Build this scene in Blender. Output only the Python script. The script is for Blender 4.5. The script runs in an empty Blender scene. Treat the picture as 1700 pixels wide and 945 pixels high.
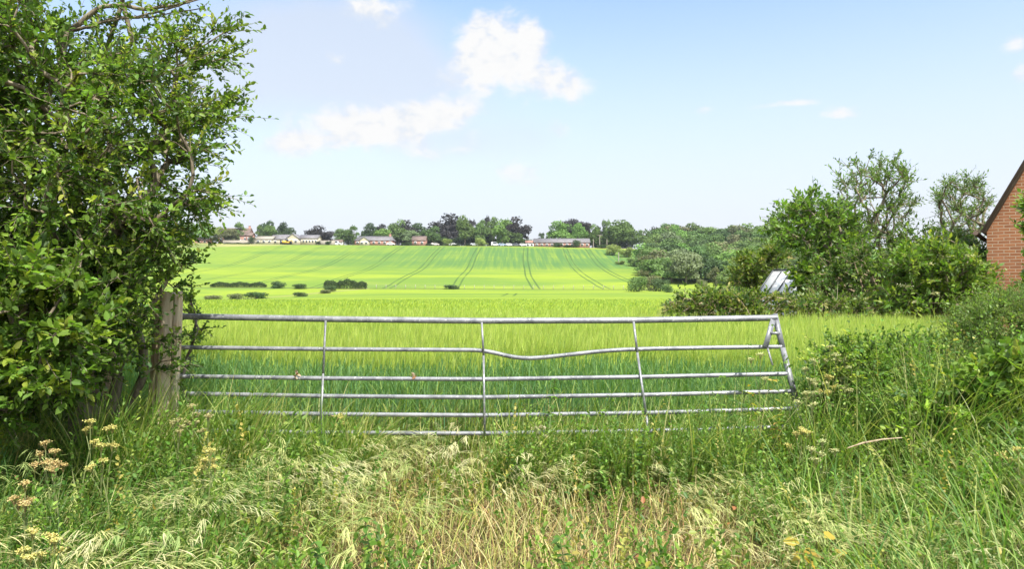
import bpy, math, random
import numpy as np
from mathutils import Vector

R = math.radians
rng = np.random.default_rng(7)
random.seed(7)
scene = bpy.context.scene
COL = scene.collection

# ------------------------------------------------------------------ camera, world, sun, exposure
EYE = 1.5
F = 1133.0                       # focal length in photo pixels (1700 wide)
cd = bpy.data.cameras.new("camera"); cam = bpy.data.objects.new("camera", cd); COL.objects.link(cam)
cam.location = (0, 0, EYE); cam.rotation_euler = (R(90), 0, 0)
cd.sensor_width = 36; cd.lens = 24.0; cd.clip_start = 0.05; cd.clip_end = 5000
scene.camera = cam

SUN_EL, SUN_AZ = R(55), R(150)      # azimuth clockwise from +Y (view direction): from the right, a little behind us
SKY_STRENGTH, SUN_STRENGTH, EXPOSURE = 0.15, 4.4, 1.0

w = bpy.data.worlds.new("World"); scene.world = w; w.use_nodes = True
nt = w.node_tree; nt.nodes.clear()
def N(tree, t, **kw):
    n = tree.nodes.new(t)
    for k, v in kw.items(): setattr(n, k, v)
    return n
def math_node(tree, op, a, b=None, c=None, clamp=False):
    n = N(tree, "ShaderNodeMath", operation=op, use_clamp=clamp)
    for i, v in enumerate((a, b, c)):
        if v is None: continue
        if isinstance(v, (int, float)): n.inputs[i].default_value = v
        else: tree.links.new(v, n.inputs[i])
    return n.outputs[0]
def smooth(tree, v, lo, hi, t0=0.0, t1=1.0):
    n = N(tree, "ShaderNodeMapRange", interpolation_type="SMOOTHSTEP")
    tree.links.new(v, n.inputs[0])
    for i, x in enumerate((lo, hi, t0, t1)): n.inputs[i + 1].default_value = x
    return n.outputs[0]

sky = N(nt, "ShaderNodeTexSky", sky_type="NISHITA", sun_disc=False)
sky.sun_elevation = SUN_EL; sky.sun_rotation = SUN_AZ
sky.air_density = 1.0; sky.dust_density = 0.6; sky.ozone_density = 1.6; sky.altitude = 50
bg = N(nt, "ShaderNodeBackground"); bg.inputs[1].default_value = SKY_STRENGTH
nt.links.new(sky.outputs[0], bg.inputs[0])
tc = N(nt, "ShaderNodeTexCoord"); sep = N(nt, "ShaderNodeSeparateXYZ")
nrm = N(nt, "ShaderNodeVectorMath", operation="NORMALIZE")
nt.links.new(tc.outputs["Generated"], nrm.inputs[0]); nt.links.new(nrm.outputs[0], sep.inputs[0])
dx, dy, dz = sep.outputs
az = math_node(nt, "ARCTAN2", dx, dy); el = math_node(nt, "ARCSINE", dz)
comb = N(nt, "ShaderNodeCombineXYZ"); nt.links.new(az, comb.inputs[0])
nt.links.new(math_node(nt, "MULTIPLY", el, 1.5), comb.inputs[1])
def noise(tree, vec, scale, detail=6, rough=.55, dist=0.0):
    n = N(tree, "ShaderNodeTexNoise"); n.inputs["Scale"].default_value = scale
    n.inputs["Detail"].default_value = detail; n.inputs["Roughness"].default_value = rough
    n.inputs["Distortion"].default_value = dist
    if vec is not None: tree.links.new(vec, n.inputs["Vector"])
    return n.outputs[0]
cn = noise(nt, comb.outputs[0], 13, 9, .62, .35)
cn2 = noise(nt, comb.outputs[0], 4.5, 4, .5)
def dirpt(px, py):
    v = Vector(((px - 850) / F, 1, (472.5 - py) / F)).normalized()
    return math.atan2(v.x, v.y), math.asin(v.z)
def blob_field(lst):
    out = None
    for (px, py, rx, ry, wgt) in lst:
        a0, e0 = dirpt(px, py); a1, _ = dirpt(px + rx, py); _, e1 = dirpt(px, py - ry)
        ra, re = abs(a1 - a0), abs(e1 - e0)
        u = math_node(nt, "DIVIDE", math_node(nt, "SUBTRACT", az, a0), ra)
        v = math_node(nt, "DIVIDE", math_node(nt, "SUBTRACT", el, e0), re)
        d2 = math_node(nt, "ADD", math_node(nt, "MULTIPLY", u, u), math_node(nt, "MULTIPLY", v, v))
        g = math_node(nt, "MULTIPLY", math_node(nt, "EXPONENT", math_node(nt, "MULTIPLY", d2, -1.0)), wgt)
        out = g if out is None else math_node(nt, "ADD", out, g)
    return out
cumulus = [(800, 60, 62, 52, 1.0), (820, 115, 75, 48, .7), (885, 60, 30, 34, .85), (865, 130, 90, 44, .7), (950, 145, 42, 32, .75),
           (715, 190, 55, 34, .95), (640, 208, 75, 38, 1.0), (545, 217, 80, 38, 1.0), (770, 195, 38, 26, .6), (480, 238, 50, 20, .7),
           (625, 15, 62, 30, .9), (556, 100, 24, 16, .55), (870, 285, 75, 26, .7), (925, 215, 42, 30, .5), (740, 250, 90, 20, .4),
           (1390, 190, 38, 15, .9), (1325, 171, 38, 9, .75), (1270, 176, 42, 9, .75), (1175, 182, 28, 9, .45), (1688, 70, 30, 18, .9), (1700, 120, 22, 20, .8)]
veil = [(480, 70, 170, 80, .9), (640, 80, 130, 80, .9), (700, 130, 110, 50, .5), (570, 170, 200, 60, .5), (760, 235, 180, 45, .55), (350, 120, 140, 110, .6)]
cf = blob_field(cumulus); vf = blob_field(veil)
cmask = smooth(nt, math_node(nt, "ADD", cf, math_node(nt, "MULTIPLY", math_node(nt, "SUBTRACT", cn, .5), 2.6)), .30, 1.0)
cmask = math_node(nt, "MULTIPLY", cmask, smooth(nt, cf, .06, .34))
cfine = noise(nt, comb.outputs[0], 30, 8, .6, .4)
cmask = math_node(nt, "MULTIPLY", cmask, smooth(nt, math_node(nt, "ADD", cfine, math_node(nt, "MULTIPLY", cf, .22)), .38, .74, .45, 1.0))
vmask = math_node(nt, "MULTIPLY", smooth(nt, math_node(nt, "ADD", vf, math_node(nt, "MULTIPLY", math_node(nt, "SUBTRACT", cn2, .5), 1.4)), .1, 1.1), .7)
# unseen bright clouds added behind the viewer and overhead to raise the fill light
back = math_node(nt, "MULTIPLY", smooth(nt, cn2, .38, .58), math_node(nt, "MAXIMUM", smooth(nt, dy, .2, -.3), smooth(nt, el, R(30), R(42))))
haze_f = smooth(nt, el, R(29), R(0), 0.0, .98)
pale = N(nt, "ShaderNodeBackground"); pale.inputs[0].default_value = (.875, .90, .975, 1); pale.inputs[1].default_value = .475
veilbg = N(nt, "ShaderNodeBackground"); veilbg.inputs[0].default_value = (.80, .86, .945, 1); veilbg.inputs[1].default_value = .47
cloudbg = N(nt, "ShaderNodeBackground")
crp = N(nt, "ShaderNodeMix", data_type="RGBA")
nt.links.new(smooth(nt, math_node(nt, "ADD", cfine, math_node(nt, "MULTIPLY", cf, .12)), .40, .68), crp.inputs[0])
crp.inputs[6].default_value = (.82, .86, .925, 1); crp.inputs[7].default_value = (1, 1, 1, 1)
nt.links.new(crp.outputs[2], cloudbg.inputs[0]); cloudbg.inputs[1].default_value = .49
def mixs(a, b, f):
    m = N(nt, "ShaderNodeMixShader"); nt.links.new(f, m.inputs[0]); nt.links.new(a, m.inputs[1]); nt.links.new(b, m.inputs[2]); return m.outputs[0]
s = mixs(bg.outputs[0], pale.outputs[0], haze_f)
s = mixs(s, veilbg.outputs[0], vmask)
s = mixs(s, cloudbg.outputs[0], cmask)
fillbg = N(nt, "ShaderNodeBackground"); fillbg.inputs[0].default_value = (.95, .97, 1, 1); fillbg.inputs[1].default_value = .85  # boosted glow of the added off-frame clouds, lifts the fill
s = mixs(s, fillbg.outputs[0], back)
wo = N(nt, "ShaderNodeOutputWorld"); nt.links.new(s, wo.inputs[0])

ld = bpy.data.lights.new("sun", "SUN"); ld.energy = SUN_STRENGTH; ld.angle = R(.55); ld.color = (1, .955, .88)
sun = bpy.data.objects.new("sun", ld); COL.objects.link(sun)
sd = Vector((math.sin(SUN_AZ) * math.cos(SUN_EL), math.cos(SUN_AZ) * math.cos(SUN_EL), math.sin(SUN_EL)))
sun.rotation_euler = sd.to_track_quat("Z", "Y").to_euler(); sun.location = (20, -20, 30)

vs = scene.view_settings
vs.view_transform = "Standard"; vs.look = "None"; vs.exposure = EXPOSURE; vs.gamma = 1; vs.use_curve_mapping = False
scene.render.engine = "CYCLES"
cy = scene.cycles
cy.max_bounces = 6; cy.diffuse_bounces = 3; cy.glossy_bounces = 2; cy.transmission_bounces = 3; cy.transparent_max_bounces = 6
cy.caustics_reflective = False; cy.caustics_refractive = False; cy.use_denoising = True
cy.sample_clamp_indirect = 4
try: cy.denoising_prefilter = "ACCURATE"
except Exception: pass

# ------------------------------------------------------------------ helpers
def at(px, py, D):
    return np.array([(px - 850) / F * D, D, EYE + (472.5 - py) / F * D])
def tag(o, label=None, cat=None, group=None, kind=None):
    if label: o["label"] = label
    if cat: o["category"] = cat
    if group: o["group"] = group
    if kind: o["kind"] = kind
    return o
def empty(name, loc, rz=0.0):
    o = bpy.data.objects.new(name, None); o.empty_display_size = .3
    o.location = [float(v) for v in loc]; o.rotation_euler = (0, 0, rz); COL.objects.link(o); return o
def sstep(x, a, b):
    t = np.clip((x - a) / (b - a), 0, 1); return t * t * (3 - 2 * t)

class MB:
    """collects vertices and faces (quads/tris) with a colour per vertex"""
    def __init__(s): s.v = []; s.f = []; s.c = []; s.n = 0
    def add(s, v, f, c=None):
        v = np.asarray(v, dtype=np.float32).reshape(-1, 3); f = np.asarray(f, dtype=np.int32)
        s.v.append(v); s.f.append(f + s.n)
        if c is None: c = np.ones((len(v), 3), np.float32)
        c = np.asarray(c, np.float32)
        if c.ndim == 1: c = np.tile(c, (len(v), 1))
        s.c.append(c); s.n += len(v)
    def box(s, lo, hi, M=None):
        x0, y0, z0 = lo; x1, y1, z1 = hi
        v = np.array([(x0,y0,z0),(x1,y0,z0),(x1,y1,z0),(x0,y1,z0),(x0,y0,z1),(x1,y0,z1),(x1,y1,z1),(x0,y1,z1)], float)
        s.add(v, [(0,3,2,1),(4,5,6,7),(0,1,5,4),(1,2,6,5),(2,3,7,6),(3,0,4,7)])
    def beam(s, p, q, wx, wz):
        """rectangular bar from p to q"""
        p = np.array(p, float); q = np.array(q, float); d = q - p; L = np.linalg.norm(d); d /= L
        up = np.array([0, 0, 1.]) if abs(d[2]) < .9 else np.array([0, 1., 0])
        a = np.cross(d, up); a /= np.linalg.norm(a); b = np.cross(a, d)
        v = [e + a * sx * wx / 2 + b * sz * wz / 2 for e in (p, q) for sx, sz in ((-1,-1),(1,-1),(1,1),(-1,1))]
        s.add(v, [(0,1,2,3),(7,6,5,4),(0,4,5,1),(1,5,6,2),(2,6,7,3),(3,7,4,0)])
    def tube(s, pts, rad, k=12, cap=True):
        pts = np.asarray(pts, float); n = len(pts)
        rad = np.full(n, rad) if np.isscalar(rad) else np.asarray(rad, float)
        T = np.gradient(pts, axis=0); T /= np.linalg.norm(T, axis=1, keepdims=True)
        up = np.array([0, 0, 1.]) if abs(T[0][2]) < .9 else np.array([0, 1., 0])
        A = np.cross(T, up); A /= np.linalg.norm(A, axis=1, keepdims=True); B = np.cross(A, T)
        th = np.arange(k) * 2 * np.pi / k
        v = pts[:, None] + rad[:, None, None] * (A[:, None] * np.cos(th)[None, :, None] + B[:, None] * np.sin(th)[None, :, None])
        i = np.arange(n - 1)[:, None] * k; j = np.arange(k)[None]; j2 = (j + 1) % k
        f = np.stack([i + j, i + j2, i + k + j2, i + k + j], -1).reshape(-1, 4)
        s.add(v.reshape(-1, 3), f)
        if cap:
            for e, o in ((0, 0), (n - 1, (n - 1) * k)):
                ring = v[e]; c = ring.mean(0)
                vv = np.vstack([ring, c[None]]); ff = [(a, (a + 1) % k, k, k) for a in range(k)]
                s.add(vv, [(a, b, c_, c_) for a, b, c_, _ in ff])
    def build(s, name, mat, parent=None, smooth=False, link=True):
        me = bpy.data.meshes.new(name)
        v = np.concatenate(s.v); f = [x.reshape(-1, x.shape[-1]) for x in s.f]; c = np.concatenate(s.c)
        me.vertices.add(len(v)); me.vertices.foreach_set("co", v.ravel())
        flat = []; starts = []; tot = 0
        for x in f:
            if x.shape[1] == 4:
                deg = x[:, 2] == x[:, 3]
                if deg.any():
                    good = x[~deg]; tri = x[deg][:, :3]
                    parts = [good, tri]
                else: parts = [x]
            else: parts = [x]
            for p in parts:
                if not len(p): continue
                flat.append(p.ravel()); starts.append(tot + np.arange(len(p)) * p.shape[1]); tot += p.size
        flat = np.concatenate(flat); starts = np.concatenate(starts)
        me.loops.add(len(flat)); me.loops.foreach_set("vertex_index", flat.astype(np.int32))
        me.polygons.add(len(starts)); me.polygons.foreach_set("loop_start", starts.astype(np.int32))
        if smooth: me.polygons.foreach_set("use_smooth", np.ones(len(starts), bool))
        a = me.color_attributes.new("tint", "FLOAT_COLOR", "POINT")
        a.data.foreach_set("color", np.concatenate([c, np.ones((len(c), 1), np.float32)], 1).ravel())
        me.update(calc_edges=True)
        me.materials.append(mat)
        if not link: return me
        o = bpy.data.objects.new(name, me); COL.objects.link(o)
        if parent is not None:
            o.parent = parent
        return o

def mesh_obj(name, me, parent=None):
    o = bpy.data.objects.new(name, me); COL.objects.link(o)
    if parent is not None: o.parent = parent
    return o

# ------------------------------------------------------------------ materials
def new_mat(name):
    m = bpy.data.materials.new(name); m.use_nodes = True; t = m.node_tree; t.nodes.clear()
    out = N(t, "ShaderNodeOutputMaterial"); return m, t, out
def P(t, col=None, rough=.8, spec=.3, metal=0.0):
    b = N(t, "ShaderNodeBsdfPrincipled"); b.inputs["Roughness"].default_value = rough
    b.inputs["Specular IOR Level"].default_value = spec; b.inputs["Metallic"].default_value = metal
    if col is not None:
        if isinstance(col, tuple): b.inputs["Base Color"].default_value = (*col, 1)
        else: t.links.new(col, b.inputs["Base Color"])
    return b
def mixc(t, f, a, b, blend="MIX"):
    n = N(t, "ShaderNodeMix", data_type="RGBA", blend_type=blend)
    for i, x in ((0, f), (6, a), (7, b)):
        if isinstance(x, (int, float)): n.inputs[i].default_value = x
        elif isinstance(x, tuple): n.inputs[i].default_value = (*x, 1)
        else: t.links.new(x, n.inputs[i])
    return n.outputs[2]
def pos(t, scale=(1, 1, 1), obj=False):
    if obj: src = N(t, "ShaderNodeTexCoord").outputs["Object"]
    else: src = N(t, "ShaderNodeNewGeometry").outputs["Position"]
    m = N(t, "ShaderNodeMapping"); m.inputs["Scale"].default_value = scale; t.links.new(src, m.inputs[0]); return m.outputs[0]

def leaf_mat(name, transl=.35, rough=.5, spec=.35, objcol=False, tgain=(1.25, 1.35, .6)):
    m, t, out = new_mat(name)
    at_ = N(t, "ShaderNodeAttribute", attribute_name="tint"); c = at_.outputs["Color"]
    if objcol:
        oi = N(t, "ShaderNodeObjectInfo"); c = mixc(t, 1.0, c, oi.outputs["Color"], "MULTIPLY")
    b = P(t, c, rough, spec)
    tr = N(t, "ShaderNodeBsdfTranslucent"); t.links.new(mixc(t, 1.0, c, tgain, "MULTIPLY"), tr.inputs[0])
    mx = N(t, "ShaderNodeMixShader"); mx.inputs[0].default_value = transl
    t.links.new(b.outputs[0], mx.inputs[1]); t.links.new(tr.outputs[0], mx.inputs[2]); t.links.new(mx.outputs[0], out.inputs[0])
    return m
M = {}
M["leaf"] = leaf_mat("hedge_leaf", .45, .45, .35)
M["grass"] = leaf_mat("grass_blade", .45, .5, .35)
M["straw"] = leaf_mat("dry_grass", .3, .6, .25, tgain=(1.1, 1.0, .8))
M["barley"] = leaf_mat("barley", .45, .55, .25, tgain=(1.15, 1.25, .6))
M["far_leaf"] = leaf_mat("tree_foliage", .25, .7, .15, objcol=True)

def bark_mat(name, c1, c2, sc=14):
    m, t, out = new_mat(name); p = pos(t, (1, 1, .35))
    n = noise(t, p, sc, 6, .65)
    c = mixc(t, smooth(t, n, .35, .65), c1, c2); b = P(t, c, .85, .2)
    bp = N(t, "ShaderNodeBump"); bp.inputs["Strength"].default_value = .6; bp.inputs["Distance"].default_value = .01
    t.links.new(n, bp.inputs["Height"]); t.links.new(bp.outputs[0], b.inputs["Normal"]); t.links.new(b.outputs[0], out.inputs[0]); return m
M["bark"] = bark_mat("bark", (.10, .08, .055), (.27, .23, .16))
M["bark_pale"] = bark_mat("pale_bark", (.26, .22, .12), (.42, .38, .24))
M["twig"] = bark_mat("green_twig", (.10, .12, .04), (.22, .22, .09))
M["dead_wood"] = bark_mat("dead_stems", (.22, .16, .10), (.45, .36, .24), 20)

def flat_mat(name, col, rough=.7, spec=.3, metal=0, var=.15, scale=3, obj=True):
    m, t, out = new_mat(name); n = noise(t, pos(t, obj=obj), scale, 5, .6)
    a = tuple(x * (1 - var) for x in col); b_ = tuple(min(1, x * (1 + var)) for x in col)
    b = P(t, mixc(t, smooth(t, n, .3, .7), a, b_), rough, spec, metal); t.links.new(b.outputs[0], out.inputs[0]); return m
M["glass_dark"] = flat_mat("window_glass", (.04, .05, .06), .15, .5)
M["white"] = flat_mat("white_paint", (.75, .75, .72), .5, var=.05)
M["cream"] = flat_mat("cream_render", (.42, .38, .28), .85, var=.12)
M["slate"] = flat_mat("slate_roof", (.17, .16, .165), .6, var=.25, scale=1.2)
M["tile"] = flat_mat("brown_tile_roof", (.16, .115, .095), .7, var=.25, scale=1.0)
M["farbrick"] = flat_mat("far_brick", (.31, .17, .13), .85, var=.25, scale=1.5)
M["conc"] = flat_mat("low_wall_stone", (.30, .27, .22), .9, var=.2)
M["tyre"] = flat_mat("tyre_rubber", (.02, .02, .02), .8)
M["pole"] = flat_mat("pole_wood", (.35, .31, .26), .8)
M["yellow"] = flat_mat("yellow_paint", (.7, .42, .04), .5, var=.05)

def galv():
    m, t, out = new_mat("galvanised_steel"); p = pos(t)
    n1 = noise(t, p, 9, 6, .65); n2 = noise(t, p, 60, 4, .6)
    c = mixc(t, smooth(t, n1, .3, .7), (.13, .137, .148), (.32, .326, .335))
    c = mixc(t, smooth(t, n2, .60, .68), c, (.55, .55, .53))
    rust = noise(t, p, 3.1, 3, .5)
    c = mixc(t, smooth(t, math_node(t, "MULTIPLY", rust, n2), .44, .47), c, (.20, .12, .07))
    b = P(t, c, .42, .5, .35)
    r = smooth(t, n1, .3, .7, .55, .35); t.links.new(r, b.inputs["Roughness"])
    bp = N(t, "ShaderNodeBump"); bp.inputs["Strength"].default_value = .25; bp.inputs["Distance"].default_value = .002
    t.links.new(n2, bp.inputs["Height"]); t.links.new(bp.outputs[0], b.inputs["Normal"])
    t.links.new(b.outputs[0], out.inputs[0]); return m
M["galv"] = galv()

def post_wood():
    m, t, out = new_mat("weathered_post_wood")
    p = pos(t, (1, 1, .07)); n = noise(t, p, 60, 6, .6); n2 = noise(t, pos(t, (1, 1, .5)), 7, 4, .6)
    c = mixc(t, smooth(t, n, .35, .65), (.42, .29, .17), (.74, .59, .40))
    c = mixc(t, smooth(t, n2, .45, .7), c, (.60, .52, .39))
    n3 = noise(t, pos(t, (1, 1, .03)), 28, 3, .4)
    c = mixc(t, smooth(t, n3, .66, .69), c, (.07, .045, .03))
    b = P(t, c, .85, .15); bp = N(t, "ShaderNodeBump"); bp.inputs["Strength"].default_value = .8; bp.inputs["Distance"].default_value = .006
    t.links.new(n, bp.inputs["Height"]); t.links.new(bp.outputs[0], b.inputs["Normal"]); t.links.new(b.outputs[0], out.inputs[0]); return m
M["post"] = post_wood()

def brick_mat():
    m, t, out = new_mat("red_brick"); src = N(t, "ShaderNodeTexCoord").outputs["Object"]
    sx = N(t, "ShaderNodeSeparateXYZ"); t.links.new(src, sx.inputs[0])
    cx = N(t, "ShaderNodeCombineXYZ")
    t.links.new(math_node(t, "ADD", sx.outputs[0], sx.outputs[1]), cx.inputs[0]); t.links.new(sx.outputs[2], cx.inputs[1])
    br = N(t, "ShaderNodeTexBrick"); t.links.new(cx.outputs[0], br.inputs[0])
    br.inputs["Scale"].default_value = 1; br.inputs["Brick Width"].default_value = .225; br.inputs["Row Height"].default_value = .075
    br.inputs["Mortar Size"].default_value = .009; br.inputs["Mortar Smooth"].default_value = .2; br.inputs["Bias"].default_value = -.1
    br.inputs["Color1"].default_value = (.38, .165, .07, 1); br.inputs["Color2"].default_value = (.25, .105, .05, 1); br.inputs["Mortar"].default_value = (.48, .38, .26, 1)
    n = noise(t, src, 6, 5, .6); n2 = noise(t, src, 70, 4, .6)
    c = mixc(t, smooth(t, n, .3, .75, 0, .35), br.outputs[0], (.50, .22, .11))
    c = mixc(t, smooth(t, n2, .35, .7, 0, .3), c, (.16, .07, .05))
    b = P(t, c, .9, .15); bp = N(t, "ShaderNodeBump"); bp.inputs["Strength"].default_value = .7; bp.inputs["Distance"].default_value = .008; bp.invert = True
    t.links.new(br.outputs["Fac"], bp.inputs["Height"]); t.links.new(bp.outputs[0], b.inputs["Normal"]); t.links.new(b.outputs[0], out.inputs[0]); return m
M["brick"] = brick_mat()

# ------------------------------------------------------------------ terrain
_py = np.array([-60, 0, 9, 12.5, 16, 22, 30, 45, 60, 80, 100, 140, 170, 186, 200, 212, 237, 260, 285, 304, 325, 343, 353, 362, 380, 420, 600, 900, 1600.])
_pz = np.array([0, 0, 0, .52, .60, .56, .45, .18, -.05, -.32, -.5, -.65, -.25, .2, 1.1, 2.5, 4.7, 6.7, 9.6, 12.6, 16.4, 19.7, 21.2, 21.9, 22.2, 22.5, 22, 18, 5.])
_ty = np.arange(-60, 1600, .5); _tz = np.interp(_ty, _py, _pz)
def _sm(a, wd):
    k = np.exp(-.5 * (np.arange(-3 * wd, 3 * wd + 1) / wd) ** 2); k /= k.sum()
    return np.convolve(np.pad(a, 3 * wd, mode="edge"), k, mode="valid")
_t1 = _sm(_tz, 2); _t2 = _sm(_tz, 12); _bl = sstep(_ty, 25, 60); _tz = _t1 * (1 - _bl) + _t2 * _bl
def crop_mask(x, y):
    """1 inside the standing crop that starts behind the gate, 0 in the gardens on the right"""
    xb = np.where(y < 13.2, 3.2 + (y - 5) * .62, 3.2 + (y - 15.5) * .232)
    k = 1 - sstep(x, xb - .3, xb + .5)
    return k * (1 - sstep(x, xb - .3, xb + .3) * (y > 13.2))
def hz(x, y):
    x = np.asarray(x, float); y = np.asarray(y, float)
    z = np.interp(y, _ty, _tz)
    near = 1 - sstep(y, 45, 80)
    z = z * (1 - near * (1 - crop_mask(x, y))) + near * (1 - crop_mask(x, y)) * .05
    hill = sstep(y, 250, 350)
    z = z + hill * np.clip(-x / 155, 0, 1.6) * 1.6 - hill * np.clip(x / 46, 0, 1.5) * 1.0
    side = 1 - sstep(y, 6, 9)
    z = z + side * (.42 * sstep(x, 1.9, 4.2) + .16 * sstep(-x, 1.9, 3.4))
    z = z + .03 * np.sin(x * 2.1 + y * 1.3) * np.sin(y * 1.7 - x) * side
    z = z - .9 * sstep(-x, 20, 60) * sstep(y, 70, 120) * (1 - sstep(y, 150, 185))
    z = z + .25 * np.sin(x / 37 + 1) * np.sin(y / 51) * sstep(y, 60, 130)
    return z
def H(x, y): return float(hz(np.array([x]), np.array([y]))[0])

def gridlines(segs):
    out = []
    for a, b, s_ in segs: out += list(np.arange(a, b, s_))
    return np.array(out + [segs[-1][1]])
gx = gridlines([(-900, -260, 40), (-260, -60, 4), (-60, -12, 2), (-12, 14, .4), (14, 60, 2), (60, 260, 4), (260, 900, 40)])
gy = gridlines([(-60, -6, 6), (-6, 20, .4), (20, 60, 1.2), (60, 400, 2.2), (400, 1500, 50)])
X, Y = np.meshgrid(gx, gy); Z = hz(X, Y)
# land use classes written as a vertex colour: R standing crop, G steep strip, B track/grass margin
def fld(x, y):
    crop = np.where(y > 60, 1.0, crop_mask(x, y)) * sstep(y, 6.2, 7.0)
    return crop
mb = MB(); ny, nx = X.shape
ii = np.arange(ny - 1)[:, None] * nx + np.arange(nx - 1)[None]
mb.add(np.stack([X, Y, Z], -1).reshape(-1, 3), np.stack([ii, ii + 1, ii + nx + 1, ii + nx], -1).reshape(-1, 4), 
       np.stack([fld(X, Y), np.zeros_like(X), np.zeros_like(X)], -1).reshape(-1, 3))

def terrain_mat():
    m, t, out = new_mat("fields")
    g = N(t, "ShaderNodeNewGeometry").outputs["Position"]; sp = N(t, "ShaderNodeSeparateXYZ"); t.links.new(g, sp.inputs[0]); x, y, _ = sp.outputs
    A = N(t, "ShaderNodeAttribute", attribute_name="tint"); sa = N(t, "ShaderNodeSeparateColor"); t.links.new(A.outputs["Color"], sa.inputs[0]); crop = sa.outputs[0]
    Mt = lambda op, a, b=None, c=None: math_node(t, op, a, b, c)
    wob = Mt("MULTIPLY", Mt("SUBTRACT", noise(t, pos(t, (.004, .006, 0)), 1, 1, .5), .5), 9.0)     # tracks wander a little
    xw = Mt("ADD", x, wob)
    # wide streaks across, fine streaks along the drilling rows
    nbig = noise(t, pos(t, (.012, .04, 0)), 1, 4, .6)
    nmid = noise(t, pos(t, (.10, .5, 0)), 1, 5, .65)
    nfine = noise(t, pos(t, (1.2, 4.5, 0)), 1, 5, .7)
    rows = noise(t, pos(t, (.75, .02, 0)), 1, 4, .6)
    light = (.235, .30, .038); mid = (.135, .215, .042); deep = (.075, .155, .05)
    c = mixc(t, smooth(t, nbig, .40, .60), mid, light)
    c = mixc(t, smooth(t, nmid, .42, .7, 0, .75), c, mid)
    c = mixc(t, smooth(t, noise(t, pos(t, (.03, .09, 0)), 1, 6, .7), .52, .72, 0, .5), c, (.24, .27, .06))
    c = mixc(t, smooth(t, nfine, .45, .8, 0, .5), c, (.15, .22, .04))
    # thinner greener crop on the steep upper slope
    steep = Mt("MULTIPLY", smooth(t, Mt("ADD", y, Mt("MULTIPLY", nbig, 50)), 278, 312), smooth(t, y, 353, 343))
    steep = Mt("MULTIPLY", steep, smooth(t, x, -130, 10, .45, 1))
    c = mixc(t, Mt("MULTIPLY", steep, smooth(t, rows, .3, .62, .35, .95)), c, deep)
    # small bare patches
    # tramlines
    trk = None
    for x0 in (-116.5, -96, -76, -56, -35.5, -16.6, 6.6, 26.2, 37.5):
        d = Mt("ABSOLUTE", Mt("SUBTRACT", Mt("ABSOLUTE", Mt("SUBTRACT", xw, x0)), 1.0))
        trk = d if trk is None else Mt("MINIMUM", trk, d)
    tm = Mt("MULTIPLY", smooth(t, trk, .42, .16), Mt("MULTIPLY", smooth(t, y, 187, 189), smooth(t, y, 352, 346)))
    tm = Mt("MULTIPLY", tm, smooth(t, noise(t, pos(t, (.05, .05, 0)), 1, 3, .5), .3, .5, .45, 1))
    d2 = Mt("ABSOLUTE", Mt("SUBTRACT", Mt("ABSOLUTE", Mt("SUBTRACT", Mt("ADD", x, Mt("MULTIPLY", Mt("SUBTRACT", y, 140), -.02)), -.2)), .95))
    t2 = Mt("MULTIPLY", smooth(t, d2, .35, .15), Mt("MULTIPLY", smooth(t, y, 112, 118), smooth(t, y, 152, 150)))
    tm = Mt("MAXIMUM", tm, t2)
    c = mixc(t, Mt('MULTIPLY', tm, .8), c, (.055, .10, .035))
    # grass margin by the fence that parts the two fields, and a pasture on the left
    fy = Mt("ADD", 186, Mt("MULTIPLY", x, -.045))
    dm = Mt("ABSOLUTE", Mt("SUBTRACT", y, fy))
    c = mixc(t, smooth(t, Mt("ADD", dm, Mt("MULTIPLY", nmid, 1.5)), 3.0, 1.8), c, (.10, .13, .04))
    # curved margin of the pasture : from the far left to the fence
    fl = Mt("ADD", 186, Mt("MULTIPLY", Mt("MAXIMUM", Mt("MULTIPLY", Mt("ADD", x, 40), -1), 0), -2.4))
    dl = Mt("ABSOLUTE", Mt("SUBTRACT", y, fl))
    c = mixc(t, Mt("MULTIPLY", smooth(t, dl, 4.0, 2.0), smooth(t, x, -38, -41)), c, (.22, .23, .09))
    # top of the hill: gardens, mown grass
    yl = Mt("ADD", 352, Mt("MULTIPLY", Mt("MINIMUM", Mt("ADD", x, 95), 0), .35))
    top = smooth(t, Mt("SUBTRACT", y, yl), 1.5, 4)
    c = mixc(t, top, c, mixc(t, smooth(t, nbig, .4, .6), (.12, .16, .05), (.26, .26, .10)))
    # near ground under the weeds: soil and litter
    soil = mixc(t, smooth(t, noise(t, g, 9, 6, .65), .35, .65), (.055, .045, .025), (.16, .12, .06))
    near = smooth(t, y, 75, 55)
    cropf = Mt("MAXIMUM", crop, smooth(t, y, 55, 75))
    c = mixc(t, Mt("MULTIPLY", near, 1.0), c, mixc(t, cropf, soil, c))
    under = Mt("MULTIPLY", smooth(t, y, 11.5, 9.5), 1.0)
    c = mixc(t, under, c, soil)
    b = P(t, c, .95, .0)
    bp = N(t, "ShaderNodeBump"); bp.inputs["Strength"].default_value = .5; bp.inputs["Distance"].default_value = .12
    t.links.new(nfine, bp.inputs["Height"]); t.links.new(bp.outputs[0], b.inputs["Normal"])
    t.links.new(b.outputs[0], out.inputs[0]); return m
M["field"] = terrain_mat()
ter = mb.build("terrain", M["field"], smooth=True)
tag(ter, "rolling farmland of bright green crop rising to a low hill", kind="structure")

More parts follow.
